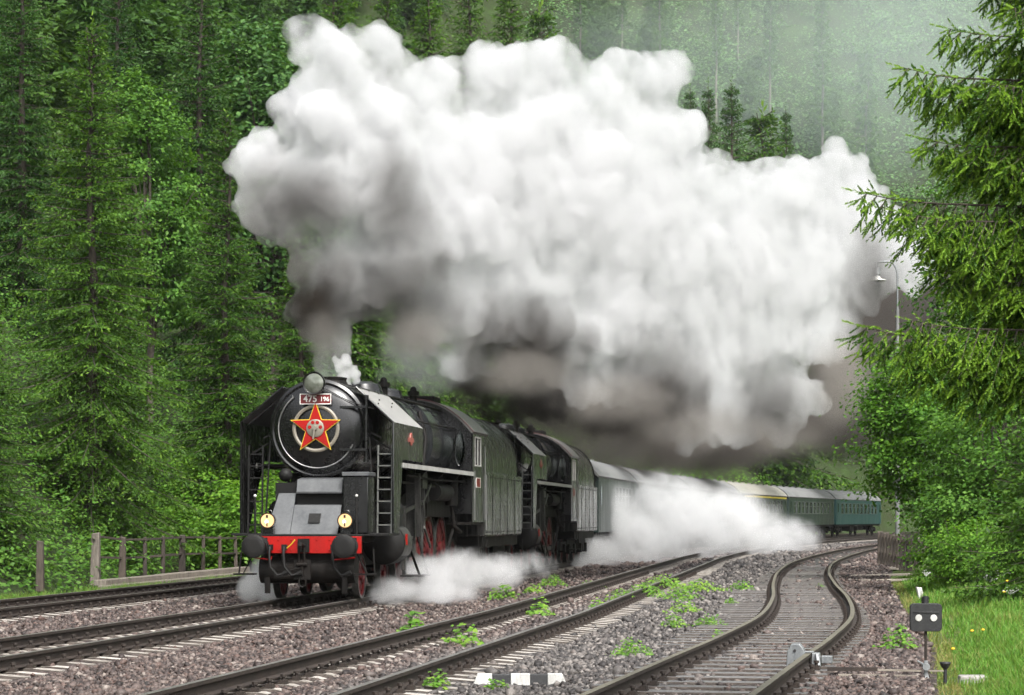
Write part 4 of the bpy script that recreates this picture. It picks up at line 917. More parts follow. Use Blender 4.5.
def spruce_arrays(H, Rb, seed, gap=.36, per=7, twig=.17, tuft=.12, low=.03, sag=1.0, shape=.8):
    """sprays of a spruce: returns quads, tip values and the branch lines"""
    rn = np.random.default_rng(seed); Q, TP, BR = [], [], []
    z = H * low
    while z < H * .985:
        f = 1 - z / H; Lm = Rb * f ** shape + .12; n = max(4, int(per * (.5 + .6 * f) + rn.integers(0, 2))); a0 = rn.random() * 6.28
        for k in range(n):
            az_ = a0 + 6.283 * k / n + rn.normal(0, .18); L = Lm * rn.uniform(.62, 1.15); zz = z + rn.normal(0, gap * .17); bt = rn.uniform(.35, 1.25)
            pitch = (-.32 * f * sag + .55 * (1 - f) ** 2 + rn.normal(0, .08)); h = np.array([math.cos(az_), math.sin(az_), 0]); sd = np.array([-h[1], h[0], 0])
            m = max(4, int(L / twig)); s = (np.arange(m) + rn.random(m) * .6 + .25) / (m + .25); s = s[s > .10]
            rr = L * s; dz = L * (math.tan(pitch) * s - .20 * sag * s ** 2 + .26 * s ** 3)
            C = h[None] * rr[:, None] + np.array([0, 0, zz]) + np.array([0, 0, 1]) * dz[:, None]
            BR.append([np.array([0, 0, zz]), h * L * .5 + np.array([0, 0, zz + L * (math.tan(pitch) * .5 - .05 * sag + .032)]), h * L * .96 + np.array([0, 0, zz + L * (math.tan(pitch) * .96 - .184 * sag + .23)])])
            for sg in (-1, 1, 0):
                ang = rn.uniform(.5, 1.05, len(s)) * sg; tl = np.clip(.52 * L * (1 - s) + .16, .16, .75) * rn.uniform(.7, 1.2, len(s)) * (.55 if sg == 0 else 1)
                drop = -rn.uniform(.15, .8, len(s)) * (.4 + .8 * f) if sg else -rn.uniform(.2, 1.4, len(s)) * sag
                d = h[None] * np.cos(ang)[:, None] + sd[None] * np.sin(ang)[:, None]; d = unit(d + np.array([0, 0, 1]) * drop[:, None])
                nt_ = np.maximum(2, (tl / (tuft * .52)).astype(int))
                for j in range(int(nt_.max())):
                    ok = nt_ > j
                    u = (j + .15) / nt_[ok]; p = C[ok] + d[ok] * (tl[ok] * u)[:, None]; p[:, 2] -= .12 * (tl[ok] * u) ** 2
                    dd = unit(d[ok] + rn.normal(0, .42, (ok.sum(), 3))); wv = unit(np.cross(dd, np.array([0, 0, 1.0]) + rn.normal(0, .55, (ok.sum(), 3))))
                    ln = tuft * rn.uniform(.8, 1.5, ok.sum())
                    Q.append(kites(p, dd, wv * (tuft * .21 * rn.uniform(.7, 1.4, ok.sum()))[:, None], ln))
                    tipness = np.clip((u - .45) * 1.6, 0, 1) * np.clip(.15 + s[ok] * 1.1, 0, 1) * (rn.random(ok.sum()) < .62)
                    TP.append(np.clip(bt * tipness * rn.uniform(.4, 1.0, ok.sum()), 0, 1))
        z += gap * rn.uniform(.75, 1.25) * (.55 + .55 * f)
    # leader
    t_ = np.linspace(H * .93, H * 1.01, 14); p = np.stack([np.zeros(14), np.zeros(14), t_], 1); dd = unit(rn.normal(0, .6, (14, 3)) + np.array([0, 0, .9]))
    Q.append(kites(p, dd, unit(np.cross(dd, rn.normal(size=(14, 3)))) * .03, np.full(14, .22))); TP.append(np.full(14, .6))
    return np.concatenate(Q), np.concatenate(TP), BR

def trunk_mesh(name, H, r0, mat, parent=None, limbs=(), lean=0.02, seed=0):
    rn = random.Random(seed); m = MB(); pts = [(rn.gauss(0, lean) * i, rn.gauss(0, lean) * i, -.4 + (H + .4) * i / 8) for i in range(9)]
    pts[0] = (0, 0, -.6)
    m.tube(pts, [r0 * (1 - .93 * i / 8) * (1.25 if i == 0 else 1) for i in range(9)], 9)
    for lb in limbs: m.tube(lb, [.022 * max(.5, r0 / .2), .013 * max(.5, r0 / .2), .004], 4)
    return m.build(name, mat, parent, 60)

def spruce_tree(H, Rb, seed, mat, **k):
    root = empty('spruce_tree'); q, tp, br = spruce_arrays(H, Rb, seed, **k)
    trunk_mesh('trunk', H * .99, .012 * H + .04, M['bark'], root, br, .01, seed)
    quads_mesh('crown', q, 4, mat, {'tip': tp}, root); return root

def broad_arrays(n_cl, leaves, leaf, ellipsoids, seed, cl_r=.55, flat=.45, up=1.0):
    """leaf clumps spread through the volume of several ellipsoids (cx,cy,cz,rx,ry,rz)"""
    rn = np.random.default_rng(seed); Q = []; CC = []
    wt = np.array([e[3]*e[4]*e[5] for e in ellipsoids]) ** .7; wt /= wt.sum()
    for i in range(n_cl):
        e = ellipsoids[rn.choice(len(ellipsoids), p=wt)]; d = unit(rn.normal(size=3)); rr = rn.uniform(.3, 1.0) ** .42 * rn.uniform(.86, 1.1)
        c = np.array(e[:3]) + d * rr * np.array(e[3:6]); CC.append((c, d))
        n = int(leaves * rn.uniform(.5, 1.4)); rad_ = cl_r * rn.uniform(.6, 1.3)
        off = rn.normal(size=(n, 3)) * rad_ * .5; off[:, 2] *= flat; off += d * (off @ d)[:, None] * .2
        p = c + off; nrm = unit(np.array([0, 0, up]) + d * .5 + rn.normal(0, .42, (n, 3))); dd = unit(np.cross(nrm, rn.normal(size=(n, 3)))); dd[:, 2] -= .25; dd = unit(dd)
        wv = unit(np.cross(dd, nrm)); L = leaf * rn.uniform(.65, 1.3, n); Q.append(kites(p, dd, wv * (L * .34)[:, None], L))
    return np.concatenate(Q), CC
def broad_tree(name, H, r0, ell, seed, mat, n_cl=900, leaves=36, leaf=.13, bark='bark', stems=1, limb_n=40, **k):
    root = empty(name); q, cc = broad_arrays(n_cl, leaves, leaf, ell, seed, **k); rn = random.Random(seed); limbs = []
    for j in range(limb_n):
        c, d = cc[rn.randrange(len(cc))]; z0 = max(.2, min(c[2] - .5, H * rn.uniform(.15, .75))); mid = (c[0]*.45, c[1]*.45, z0 + (c[2]-z0)*.65)
        limbs.append([(0, 0, z0 * .9), mid, tuple(c)])
    m = MB()
    for st in range(stems):
        a = 6.28 * st / max(1, stems) + .4; sp = 0 if stems == 1 else .35
        pts = [(math.cos(a)*sp*(1+2.2*i/6)*min(1,i+.4), math.sin(a)*sp*(1+2.2*i/6)*min(1,i+.4), -.5 + (H*.85+.5)*i/6) for i in range(7)]
        m.tube(pts, [r0*(1-.9*i/6) for i in range(7)], 8)
    for lb in limbs: m.tube(lb, [r0*.45, r0*.28, .01], 5)
    m.build('trunk', M[bark], root, 60); quads_mesh('crown', q, 4, mat, None, root); return root

# --- prototypes for the trees on the left slope
spA = spruce_tree(17.0, 3.7, 11, M['spruce_needles'], gap=.47, per=10, sag=1.6)
spB = spruce_tree(16.0, 2.9, 12, M['spruce_needles'], gap=.45, per=10, sag=1.15)
spC = spruce_tree(20.0, 3.2, 13, M['dark_needles'], gap=.52, per=9, tuft=.16, sag=1.3)
spD = spruce_tree(9.0, 2.3, 14, M['spruce_needles'], gap=.36, per=10, twig=.17, tuft=.115, sag=1.2)
bdA = broad_tree('broadleaf_tree', 14, .17, [(0,0,8.5,2.6,2.6,4.6),(1.0,.4,11.5,1.7,1.7,2.2),(-1.2,-.5,6.4,2.0,2.0,2.6)], 21, M['broad_leaves'], 620, 40, .19)
bdB = broad_tree('broadleaf_tree', 13, .16, [(0,0,8.0,3.0,3.0,4.4),(-1.0,.4,11.0,1.9,1.9,2.0)], 22, M['broad_leaves_pale'], 560, 40, .19)
bdC = broad_tree('hazel_bush', 4.2, .05, [(0,0,2.3,1.9,1.9,1.9),(.9,-.4,1.5,1.4,1.4,1.2),(-1.0,.3,1.4,1.3,1.3,1.1)], 23, M['bright_leaves'], 330, 38, .15, stems=4)
NATH = {id(spA): 17., id(spB): 16., id(spC): 20., id(spD): 9., id(bdA): 13.7, id(bdB): 13.0, id(bdC): 4.2}
used = set()
def plant(proto, px, tip, Y, label, cat, group=None, wide=1.0, rot=None):
    X = (px - 512) / F * Y; z = gz(X, Y); top = H0 + (YH - tip) / F * Y; k = max(.25, (top - z) / NATH[id(proto)])
    if id(proto) in used: o = copy_tree(proto)
    else: o = proto; used.add(id(proto))
    o.location = (X, Y, z - .1); o.scale = (k * wide, k * wide, k); o.rotation_euler = (0, 0, R.uniform(0, 6.28) if rot is None else rot)
    tag(o, label, cat, group); return o
G_S, G_B = 'spruces on the left slope', 'broadleaf trees on the left slope'
plant(spA, 92, 18, 73, 'broad spruce with pale young tips drooping over the timber fence', 'spruce', G_S, 1.12)
plant(spB, 226, 108, 82, 'narrow pointed spruce whose bare leader stands left of the smoke', 'spruce', G_S, 1.05)
plant(spD, -22, 255, 63, 'bright young spruce cut off by the left edge of the picture', 'spruce', G_S, 1.1)
plant(bdA, 150, 62, 92, 'dark green broadleaf tree rising between the two largest spruces', 'tree', G_B, .8)
plant(spC, 22, -90, 88, 'dark tall spruce behind the broad pale-tipped one', 'spruce', G_S, 1.1)
plant(spC, 200, -60, 104, 'dark tall spruce behind the pointed one', 'spruce', G_S, 1.1)
plant(bdB, 272, 10, 108, 'pale broadleaf tree at the upper left of the smoke', 'tree', G_B, .9)
plant(spB, 300, 200, 98, 'half hidden spruce between the pointed spruce and the chimney smoke', 'spruce', G_S, 1.1)
plant(spA, -60, -60, 96, 'tall spruce at the far left behind the bright young one', 'spruce', G_S, 1.0)
plant(spC, 118, -60, 112, 'slim dark spruce above the broadleaf tree', 'spruce', G_S, 1.0)
plant(bdC, 204, 452, 81, 'low bright green bush behind the timber fence beside the locomotive', 'bush', None, 1.0)
plant(bdC, 250, 470, 78, 'low bush glimpsed through the left smoke deflector', 'bush', None, 1.2)
plant(bdC, 270, 400, 86, 'tall bush behind the smokebox of the leading locomotive', 'bush', None, 1.1)
plant(spB, 338, -30, 132, 'spruce standing behind the upper left lobe of smoke', 'spruce', G_S, 1.15)
plant(spA, 385, -22, 140, 'spruce on the skyline above the white smoke, second of the upper row', 'spruce', G_S, 1.0)
plant(spB, 428, -8, 150, 'spruce with rounded top peeping over the smoke', 'spruce', G_S, 1.2)
plant(spA, 470, -30, 165, 'tall spruce right of the round-topped one over the smoke', 'spruce', G_S, 1.0)
plant(spB, 508, -12, 172, 'last of the large spruces over the smoke before the misty gap', 'spruce', G_S, 1.1)
plant(spD, 541, 2, 185, 'small lone spruce at the edge of the misty gap', 'spruce', G_S, .7)
for (px, tip, Y, lab, wd) in ((690, 84, 262, 'slender dark spruce, first of the row beyond the smoke', .8), (708, 82, 268, 'dark spruce, second of the row beyond the smoke', .85), (732, 78, 258, 'largest dark spruce of the row beyond the smoke', .95), (763, 108, 262, 'short dark spruce right of the largest one beyond the smoke', 1.1), (786, 104, 270, 'slim short spruce ending the row beyond the smoke', .7)):
    plant(spC if px != 763 else spD, px, tip, Y, lab, 'spruce', 'spruces beyond the smoke', wd)

# tall bare-stemmed pines on the misty hillside
def pine(H, seed):
    root = empty('pine_tree'); q, tp, br = spruce_arrays(H, 2.0, seed, gap=1.0, per=4, twig=.5, tuft=.55, low=.42, sag=.6, shape=.45)
    trunk_mesh('trunk', H, .30, M['pale_bark'], root, br, .02, seed); quads_mesh('crown', q, 4, M['spruce_needles'], {'tip': tp * 0}, root); return root
pnA = pine(24, 31); NATH[id(pnA)] = 24.; pnB = pine(27, 32); NATH[id(pnB)] = 27.
for i, (px, tip, Y, lab) in enumerate(((580, -50, 305, 'misty hillside pine just right of the gap above the smoke'), (622, -40, 318, 'misty hillside pine with thin trunk above the middle of the smoke'), (660, -60, 312, 'misty hillside pine left of the tall bare one'), (716, -20, 318, 'tall misty pine with bare trunk above the row of dark spruces'), (738, -45, 330, 'thin pale pine trunk deep in the mist'), (770, -30, 322, 'tall full-crowned pine in the mist over the short spruces'), (822, -6, 318, 'tall slender pine standing alone on the misty slope'), (866, 44, 310, 'shorter slender pine standing alone near the right of the misty slope'))):
    plant(pnA if i % 2 else pnB, px, tip, Y, lab, 'pine', 'pines on the misty hillside', .8)

# the wood behind: one mass
def forest():
    Q, TP = [], []; pro = [spruce_arrays(18, 3.4, 41 + i, gap=.75, per=6, twig=.55, tuft=.48) for i in range(3)]
    bro = [broad_arrays(190, 26, .42, [(0,0,7.5,3.1,3.1,4.6),(1,0,11,2,2,2)], 51 + i, .9)[0] for i in range(2)]
    n = 0
    while n < 330:
        Y = NR.uniform(84, 330); px = NR.uniform(-60, 900); X = (px - 512) / F * Y; d = float(left_of(X, Y)[0])
        if d < 15 or (px > 560 and Y < 240): continue
        if Y < 120 and d < 24: continue
        n += 1; z = gz(X, Y); k = NR.uniform(.65, 1.15)
        if px > 540 and Y > 240: k *= .8
        a = NR.random() * 6.28; c, s_ = math.cos(a), math.sin(a); Rm = np.array([[c,-s_,0],[s_,c,0],[0,0,1]])
        if NR.random() < (.62 if px < 540 else .3): q, tp, _ = pro[NR.integers(3)]; tpv = tp * .6
        else: q = bro[NR.integers(2)]; tpv = np.full(len(q), NR.uniform(0, .25))
        Q.append((q.reshape(-1, 3) * k) @ Rm.T + np.array([X, Y, z - .2])); TP.append(tpv)
    return np.concatenate(Q), np.concatenate(TP)
q, tp = forest(); o = quads_mesh('forest', q, 4, M['dark_needles'], {'tip': tp}); tag(o, 'dense mixed wood covering the slope behind the train', 'forest', kind='stuff')

def scrub(n_cl, leaves, leaf, Yr, pxr, dmin, dmax, r, seed, hmul=1.0):
    rn = np.random.default_rng(seed); Q = []; k = 0; tries = 0
    while k < n_cl and tries < n_cl * 60:
        tries += 1; Y = rn.uniform(*Yr); px = rn.uniform(*pxr); X = (px - 512) / F * Y; d = float(left_of(X, Y)[0])
        if not (dmin < d < dmax): continue
        k += 1; n = int(leaves * rn.uniform(.5, 1.4)); rr = r * rn.uniform(.5, 1.4); off = rn.normal(size=(n, 3)) * rr * .5; off[:, 2] = np.abs(off[:, 2]) * hmul
        p = np.array([X, Y, gz(X, Y)]) + off; nrm = unit(np.array([0, -.2, 1.0]) + off / rr * .6 + rn.normal(0, .4, (n, 3))); dd = unit(np.cross(nrm, rn.normal(size=(n, 3)))); wv = unit(np.cross(dd, nrm)); L = leaf * rn.uniform(.6, 1.3, n)
        Q.append(kites(p, dd, wv * (L * .34)[:, None], L))
    return np.concatenate(Q)
o = quads_mesh('undergrowth', scrub(1500, 46, .14, (54, 112), (-60, 320), 9.9, 30, 1.3, 61), 4, M['broad_leaves']); tag(o, 'leafy undergrowth at the foot of the left slope', 'undergrowth', kind='stuff')
o = quads_mesh('bank_scrub', scrub(1000, 44, .26, (80, 250), (300, 900), 8.6, 30, 2.2, 62), 4, M['bright_leaves']); tag(o, 'green scrub on the bank behind the train and its smoke', 'scrub', kind='stuff')
o = quads_mesh('hillside_scrub', scrub(2600, 95, .40, (290, 400), (520, 1000), -60, 200, 3.4, 63, .8), 4, M['far_leaves']); tag(o, 'soft leafy bushes covering the misty far hillside', 'scrub', kind='stuff')

# --- right side: hazel, taller trees, near spruce
def put(o, px, Y, label, cat, group=None, rot=0, k=1.0):
    X = (px - 512) / F * Y; o.location = (X, Y, gz(X, Y) - .1); o.rotation_euler = (0, 0, rot); o.scale = (k, k, k); tag(o, label, cat, group); return o
hz = broad_tree('hazel_tree', 6.8, .09, [(0,0,4.4,2.6,2.4,2.7),(-1.2,-.3,4.0,1.6,1.6,1.9),(1.5,-.6,2.2,1.6,1.6,1.8),(-1.3,0,5.5,1.4,1.4,1.5),(1.0,.2,5.9,1.5,1.5,1.3)], 71, M['bright_leaves'], 900, 44, .125, stems=5, cl_r=.5)
put(hz, 949, 70, 'bright green hazel tree leaning over the siding beside the gooseneck lamp', 'tree')
b2 = broad_tree('broadleaf_tree', 6.0, .10, [(0,0,3.6,2.3,2.0,2.9),(.9,-.6,2.2,2.2,1.7,1.9),(-1.2,-.8,1.7,1.4,1.3,1.4)], 72, M['broad_leaves'], 760, 44, .115, stems=4, cl_r=.5)
put(b2, 1014, 60, 'dense dark green bush above the flowering grass on the right', 'bush')
b3 = broad_tree('broadleaf_tree', 14, .20, [(.4,0,11.2,2.6,2.6,3.6),(-1.1,-.3,9.0,1.8,1.8,1.7),(.5,0,14.0,2.0,2.0,2.2),(1.5,0,7,2.6,2.4,3)], 73, M['broad_leaves'], 760, 40, .15, cl_r=.6)
put(b3, 1000, 76, 'tall broadleaf tree showing behind the near spruce branches', 'tree')
b4 = broad_tree('hazel_bush', 2.6, .04, [(0,0,1.2,1.5,1.0,1.1),(1.2,0,1.0,1.2,1.0,1.0)], 74, M['bright_leaves'], 200, 40, .10, stems=3, cl_r=.42)
put(b4, 962, 60, 'low bright bush beside the picket fence and white stake', 'bush')
b5 = copy_tree(b4); put(b5, 978, 56, 'low leafy bush at the top of the grass verge', 'bush', None, 2.0, .8)
b6 = spruce_tree(4.2, 1.9, 75, M['spruce_needles'], gap=.24, per=8, twig=.18, tuft=.11, low=.06); put(b6, 1040, 46, 'small yellow-tipped spruce at the right edge of the verge', 'spruce')

def near_spruce():
    rn = np.random.default_rng(81); root = empty('spruce_tree'); SH_P, SH_D, SH_L, SH_T = [], [], [], []; limbs = []
    H = 13.5
    def shoots_along(P0, P1, n, spread, tip, sag):
        d0 = unit(P1 - P0); ln = np.linalg.norm(P1 - P0); u = (np.arange(n) + rn.random(n)) / n; p = P0 + (P1 - P0) * u[:, None]
        side = unit(np.cross(d0, rn.normal(0, .35, (n, 3)) + np.array([0, 0, 1.0]))) * rn.choice([-1, 1], n)[:, None]
        d = unit(d0 * .75 + side * spread * rn.uniform(.5, 1.2, n)[:, None] + np.array([0, 0, -1.0]) * (sag * rn.uniform(.2, 1.3, n))[:, None])
        SH_P.append(p); SH_D.append(d); SH_L.append(rn.uniform(.085, .15, n)); SH_T.append(np.where(rn.random(n) < tip, rn.uniform(.45, 1.0, n), rn.uniform(0, .2, n)))
    z = 3.2
    zo = .0
    specials = [(3.16, 182, 1.75, .08), (4.26, 184, 1.74, .05), (5.26, 186, 1.44, .03), (3.30, 194, 1.40, .03), (3.05, 172, 1.25, .02), (4.15, 192, 1.45, .02), (4.10, 173, 1.2, .02), (5.15, 176, 1.15, .02), (5.6, 190, 1.05, .05), (3.75, 183, 1.15, .03), (4.75, 185, 1.25, .02)]
    br = [(zz + zo, rad(a), L, up) for (zz, a, L, up) in specials]
    while z < 12.5:
        n = 8
        for k in range(n): br.append((z + rn.normal(0, .1), 6.28 * k / n + rn.random() * .9, (1.42 - .06 * z) * rn.uniform(.5, 1.0), rn.normal(-.02, .06)))
        z += .50
    for (zz, a, L, up) in br:
        h = np.array([math.cos(a), math.sin(a), 0]); sd = np.array([-h[1], h[0], 0]); ts = np.linspace(0, 1, 9)
        C = np.array([0, 0, zz]) + h[None] * (L * ts)[:, None] + np.array([0, 0, 1.0])[None] * (L * (.16 * ts - .42 * ts ** 2 + .30 * ts ** 3 + up * ts))[:, None] + sd * (rn.normal(0, .05) * L * ts ** 2)[:, None]
        limbs.append(([tuple(c) for c in C], .012 * max(.6, L / 1.5)))
        for u in np.arange(.14, 1.0, .080 / L):
            i = min(int(u * 8), 7); c = C[i] + (C[i+1] - C[i]) * (u * 8 - i); bd = unit(C[i+1] - C[i])
            for sg in (-1, 1):
                tl = np.clip(.50 * L * (1 - u) + .12, .12, .50) * rn.uniform(.6, 1.15); dr = rn.uniform(.35, 1.7)
                d = unit(bd * .8 + sd * sg * rn.uniform(.55, 1.0) + np.array([0, 0, -dr])); e = c + d * tl + np.array([0, 0, -.12 * tl])
                limbs.append(([tuple(c), tuple(e)], .005)); shoots_along(c + (e - c) * .1, e, max(3, int(tl / .026)), .75, .6, .4)
                SH_P.append(e[None]); SH_D.append(d[None]); SH_L.append(np.array([.12])); SH_T.append(np.array([.95]))
            if rn.random() < .6:
                tl = rn.uniform(.12, .38) * (.5 + .5 * (1 - u)); e = c + np.array([rn.normal(0, .05), rn.normal(0, .05), -tl]); limbs.append(([tuple(c), tuple(e)], .004)); shoots_along(c, e, max(3, int(tl / .042)), .5, .25, .5)
        SH_P.append(C[-1][None]); SH_D.append(unit(C[-1] - C[-2])[None]); SH_L.append(np.array([.15])); SH_T.append(np.array([1.0]))
        shoots_along(C[5], C[8], max(4, int(L / .09)), .9, .75, .1)
    P, D, L, T_ = map(np.concatenate, (SH_P, SH_D, SH_L, SH_T)); n = len(P); K = 17
    a1 = unit(np.cross(D, rn.normal(size=(n, 3)))); a2 = np.cross(D, a1); Q = []
    for k in range(K):
        ang = rn.random(n) * 6.28; rdir = a1 * np.cos(ang)[:, None] + a2 * np.sin(ang)[:, None]; u = (k + rn.random(n) * .8) / K
        b = P + D * (L * u)[:, None]; nd = unit(D * rn.uniform(1.1, 1.9, n)[:, None] + rdir); ln = .031 * rn.uniform(.8, 1.25, n) * (1 - .35 * u); wv = unit(np.cross(nd, rdir)) * .0078
        Q.append(np.stack([b - wv, b + wv, b + nd * ln[:, None]], 1))
    Q = np.concatenate(Q); TP = np.tile(T_, K); print('near spruce shoots', n)
    quads_mesh('crown', Q, 3, M['near_needles'], {'tip': TP}, root)
    m = MB(); m.tube([(0,0,-.5),(.02,0,3),(0,.02,7),(0,0,H)], [.17,.13,.08,.01], 10)
    for (pts, r_) in limbs: m.tube(pts, [r_ * (1 - .8 * i / max(1, len(pts)-1)) for i in range(len(pts))], 4, caps=False)
    m.build('trunk', M['bark'], root, 60); return root
ns = near_spruce(); X = 4.45; ns.location = (X, 19.0, gz(X, 19.0)); tag(ns, 'near spruce reaching in from the right edge with drooping light-tipped branches', 'spruce')

# --- grass on the verge and weeds in the gravel
def grass(n, Yr, h, seed, wmax, w=.006):
    rn = np.random.default_rng(seed); Y = rn.uniform(*Yr, n) if isinstance(Yr, tuple) else Yr; e = rn.random(n) ** .85 * wmax - .15 + .25 * np.sin(Y * 1.7) * np.sin(Y * .6 + 1) - .3 * rn.random(n) ** 3
    X = gravel_edge(Y) + e; cl = .5 + .5 * np.sin(X * 2.3 + 1.7 * np.sin(Y * 1.1)) * np.sin(Y * 1.9 + X); keep = rn.random(n) < np.clip(.25 + cl * .6 + e * .5, 0, 1); X, Y, e = X[keep], Y[keep], e[keep]; n = len(X)
    z = terrain(X, Y) + .05; hh = h * rn.uniform(.45, 1.35, n) * np.clip(.4 + e * .5, .35, 1.1); ln = rn.normal(0, .35, (n, 2)) * hh[:, None]
    a = rn.random(n) * 6.28; wv = np.stack([np.cos(a), np.sin(a), 0 * a], 1) * (w * np.clip(Y / 28, 1, 3))[:, None]; P = np.stack([X, Y, z], 1)
    mid = P + np.stack([ln[:, 0] * .35, ln[:, 1] * .35, hh * .6], 1); tip = P + np.stack([ln[:, 0], ln[:, 1], hh], 1)
    Q = np.concatenate([np.stack([P - wv, P + wv, mid + wv * .7, mid - wv * .7], 1), np.stack([mid - wv * .7, mid + wv * .7, tip + wv * .1, tip - wv * .1], 1)])
    pt = np.sin(X * 1.1 + 2 * np.sin(Y * .37)) * np.sin(Y * .8 + X * .6); hh = hh; dry = np.clip(rn.normal(.04, .22, n) + .45 * (e < .5) + .40 * np.clip(pt - .25, 0, 1), 0, .9); return Q, np.tile(dry, 2)
q1, t1 = grass(60000, (19, 36), .13, 91, 5.0); q2, t2 = grass(50000, (34, 74), .17, 92, 6.0)
o = quads_mesh('grass', np.concatenate([q1, q2]), 4, M['grass_blades'], {'tip': np.concatenate([t1, t2])}); tag(o, 'lush green grass on the verge around the dwarf signal', 'grass', kind='stuff')
def left_grass(n, seed):
    rn = np.random.default_rng(seed); Y = rn.uniform(42, 80, n); d = rn.uniform(6.9, 9.6, n); px_ = np.interp(Y, PY, PX); X = px_ - d / math.cos(rad(TH0)); z = np.where(d < 8, -.33, terrain(X, Y)) ; keep = (np.sin(X*1.7+Y*.9)*np.sin(Y*.53) + rn.normal(0,.4,n)) > .1
    X, Y, z = X[keep], Y[keep], z[keep]; n = len(X); hh = .2 * rn.uniform(.4, 1.5, n); ln = rn.normal(0, .4, (n, 2)) * hh[:, None]; a = rn.random(n) * 6.28; wv = np.stack([np.cos(a), np.sin(a), 0*a], 1) * .014; P = np.stack([X, Y, z], 1)
    return np.stack([P - wv, P + wv, P + np.stack([ln[:,0], ln[:,1], hh], 1) + wv*.1, P + np.stack([ln[:,0], ln[:,1], hh], 1) - wv*.1], 1)
q = left_grass(26000, 93); o = quads_mesh('trackside_grass', q, 4, M['grass_blades'], {'tip': np.clip(NR.normal(.15, .25, len(q)), 0, .9)}); tag(o, 'thin grass along the rearmost track below the fence', 'grass', kind='stuff')

def weed(X, Y, z, r, h, n, leaf, seed, label, mat='weed_leaves', stems=5):
    rn = np.random.default_rng(seed); root = empty('weed', (X, Y, z)); tag(root, label, 'weed', 'weeds growing in the gravel')
    c = rn.normal(size=(n, 3)) * np.array([r, r, 0]) * .5; hz_ = h * np.exp(-(c[:, 0]**2 + c[:, 1]**2) / (r*r) * 1.2) * rn.uniform(.25, 1.05, n); c[:, 2] = hz_
    nrm = unit(np.array([0, -.35, 1.0]) + c / r * .5 + rn.normal(0, .35, (n, 3))); dd = unit(np.cross(nrm, rn.normal(size=(n, 3)))); wv = unit(np.cross(dd, nrm)); L = leaf * rn.uniform(.6, 1.35, n)
    a = kites(c, dd, wv * (L*.40)[:, None], L)
    quads_mesh('leaves', a, 4, M[mat], None, root); m = MB()
    for j in rn.choice(n, min(stems, n), replace=False): m.tube([(0,0,-.03), tuple(c[j]*np.array([.4,.4,.6])), tuple(c[j])], [.006,.005,.003], 5)
    m.build('stem', M['weed_leaves'], root, 60); return root
def wp(px, py, lift=.0):
    Y = F * (H0 + .22) / (py - YH); X = (px - 512) / F * Y; return X, Y, bed_z(X, Y) + lift
WEEDS = [(414,643,.20,.42,46,.12,'broad-leaved seedling against the far rail of the middle track'), (462,648,.26,.36,40,.085,'loose straggling weed between the rails of the middle track'), (540,617,.22,.32,60,.08,'pale weed beside the near rail of the middle track'),
 (503,599,.32,.34,120,.07,'bushy weed clump in the brown gravel nearest the steam'), (534,592,.26,.22,80,.06,'low weed clump between two others on the brown gravel'), (552,585,.34,.30,110,.07,'weed clump farthest along the brown gravel'), (590,590,.4,.2,80,.06,'yellowish low weed between the rails, first from the steam'),
 (596,611,.16,.22,50,.06,'small weed close to the near rail of the middle track'), (620,603,.34,.26,110,.06,'yellow-green weed, nearest of the large patch beside the middle track'), (645,598,.5,.30,190,.065,'middle of the large weed patch beside the middle track'), (664,590,.6,.34,220,.07,'far end of the large weed patch beside the middle track'), (682,601,.42,.28,150,.06,'broad low weed patch right of the largest one'), (700,592,.6,.26,190,.065,'weed patch between the large patch and the siding'), (684,613,.3,.26,100,.055,'round weed in the grey gravel'), (673,628,.20,.26,80,.05,'small upright weed on the grey gravel'), (709,627,.26,.2,100,.045,'flat weed near the ends of the siding sleepers'), (742,591,.34,.24,110,.06,'weed beside the far left rail of the siding'), (731,605,.16,.14,50,.05,'tiny weed left of the siding'), (631,657,.26,.22,180,.036,'round low weed alone in the foreground gravel'), (719,645,.12,.20,50,.045,'weed against the near left rail of the siding'), (820,588,.16,.1,30,.05,'speck of green weed between the siding rails'), (436,690,.14,.2,40,.06,'yellow flowering weed at the bottom beside the striped bar'), (496,690,.12,.14,22,.05,'reddish sprig beside the striped bar'), (898,650,.26,.30,120,.06,'leafy weed left of the dwarf signal')]
for i, (px, py, r, h, n, lf, lab) in enumerate(WEEDS): X, Y, z = wp(px, py); weed(X, Y, z, r * 1.1, h * 1.25, int(n * 2.0), lf * 1.1, 200 + i, lab)
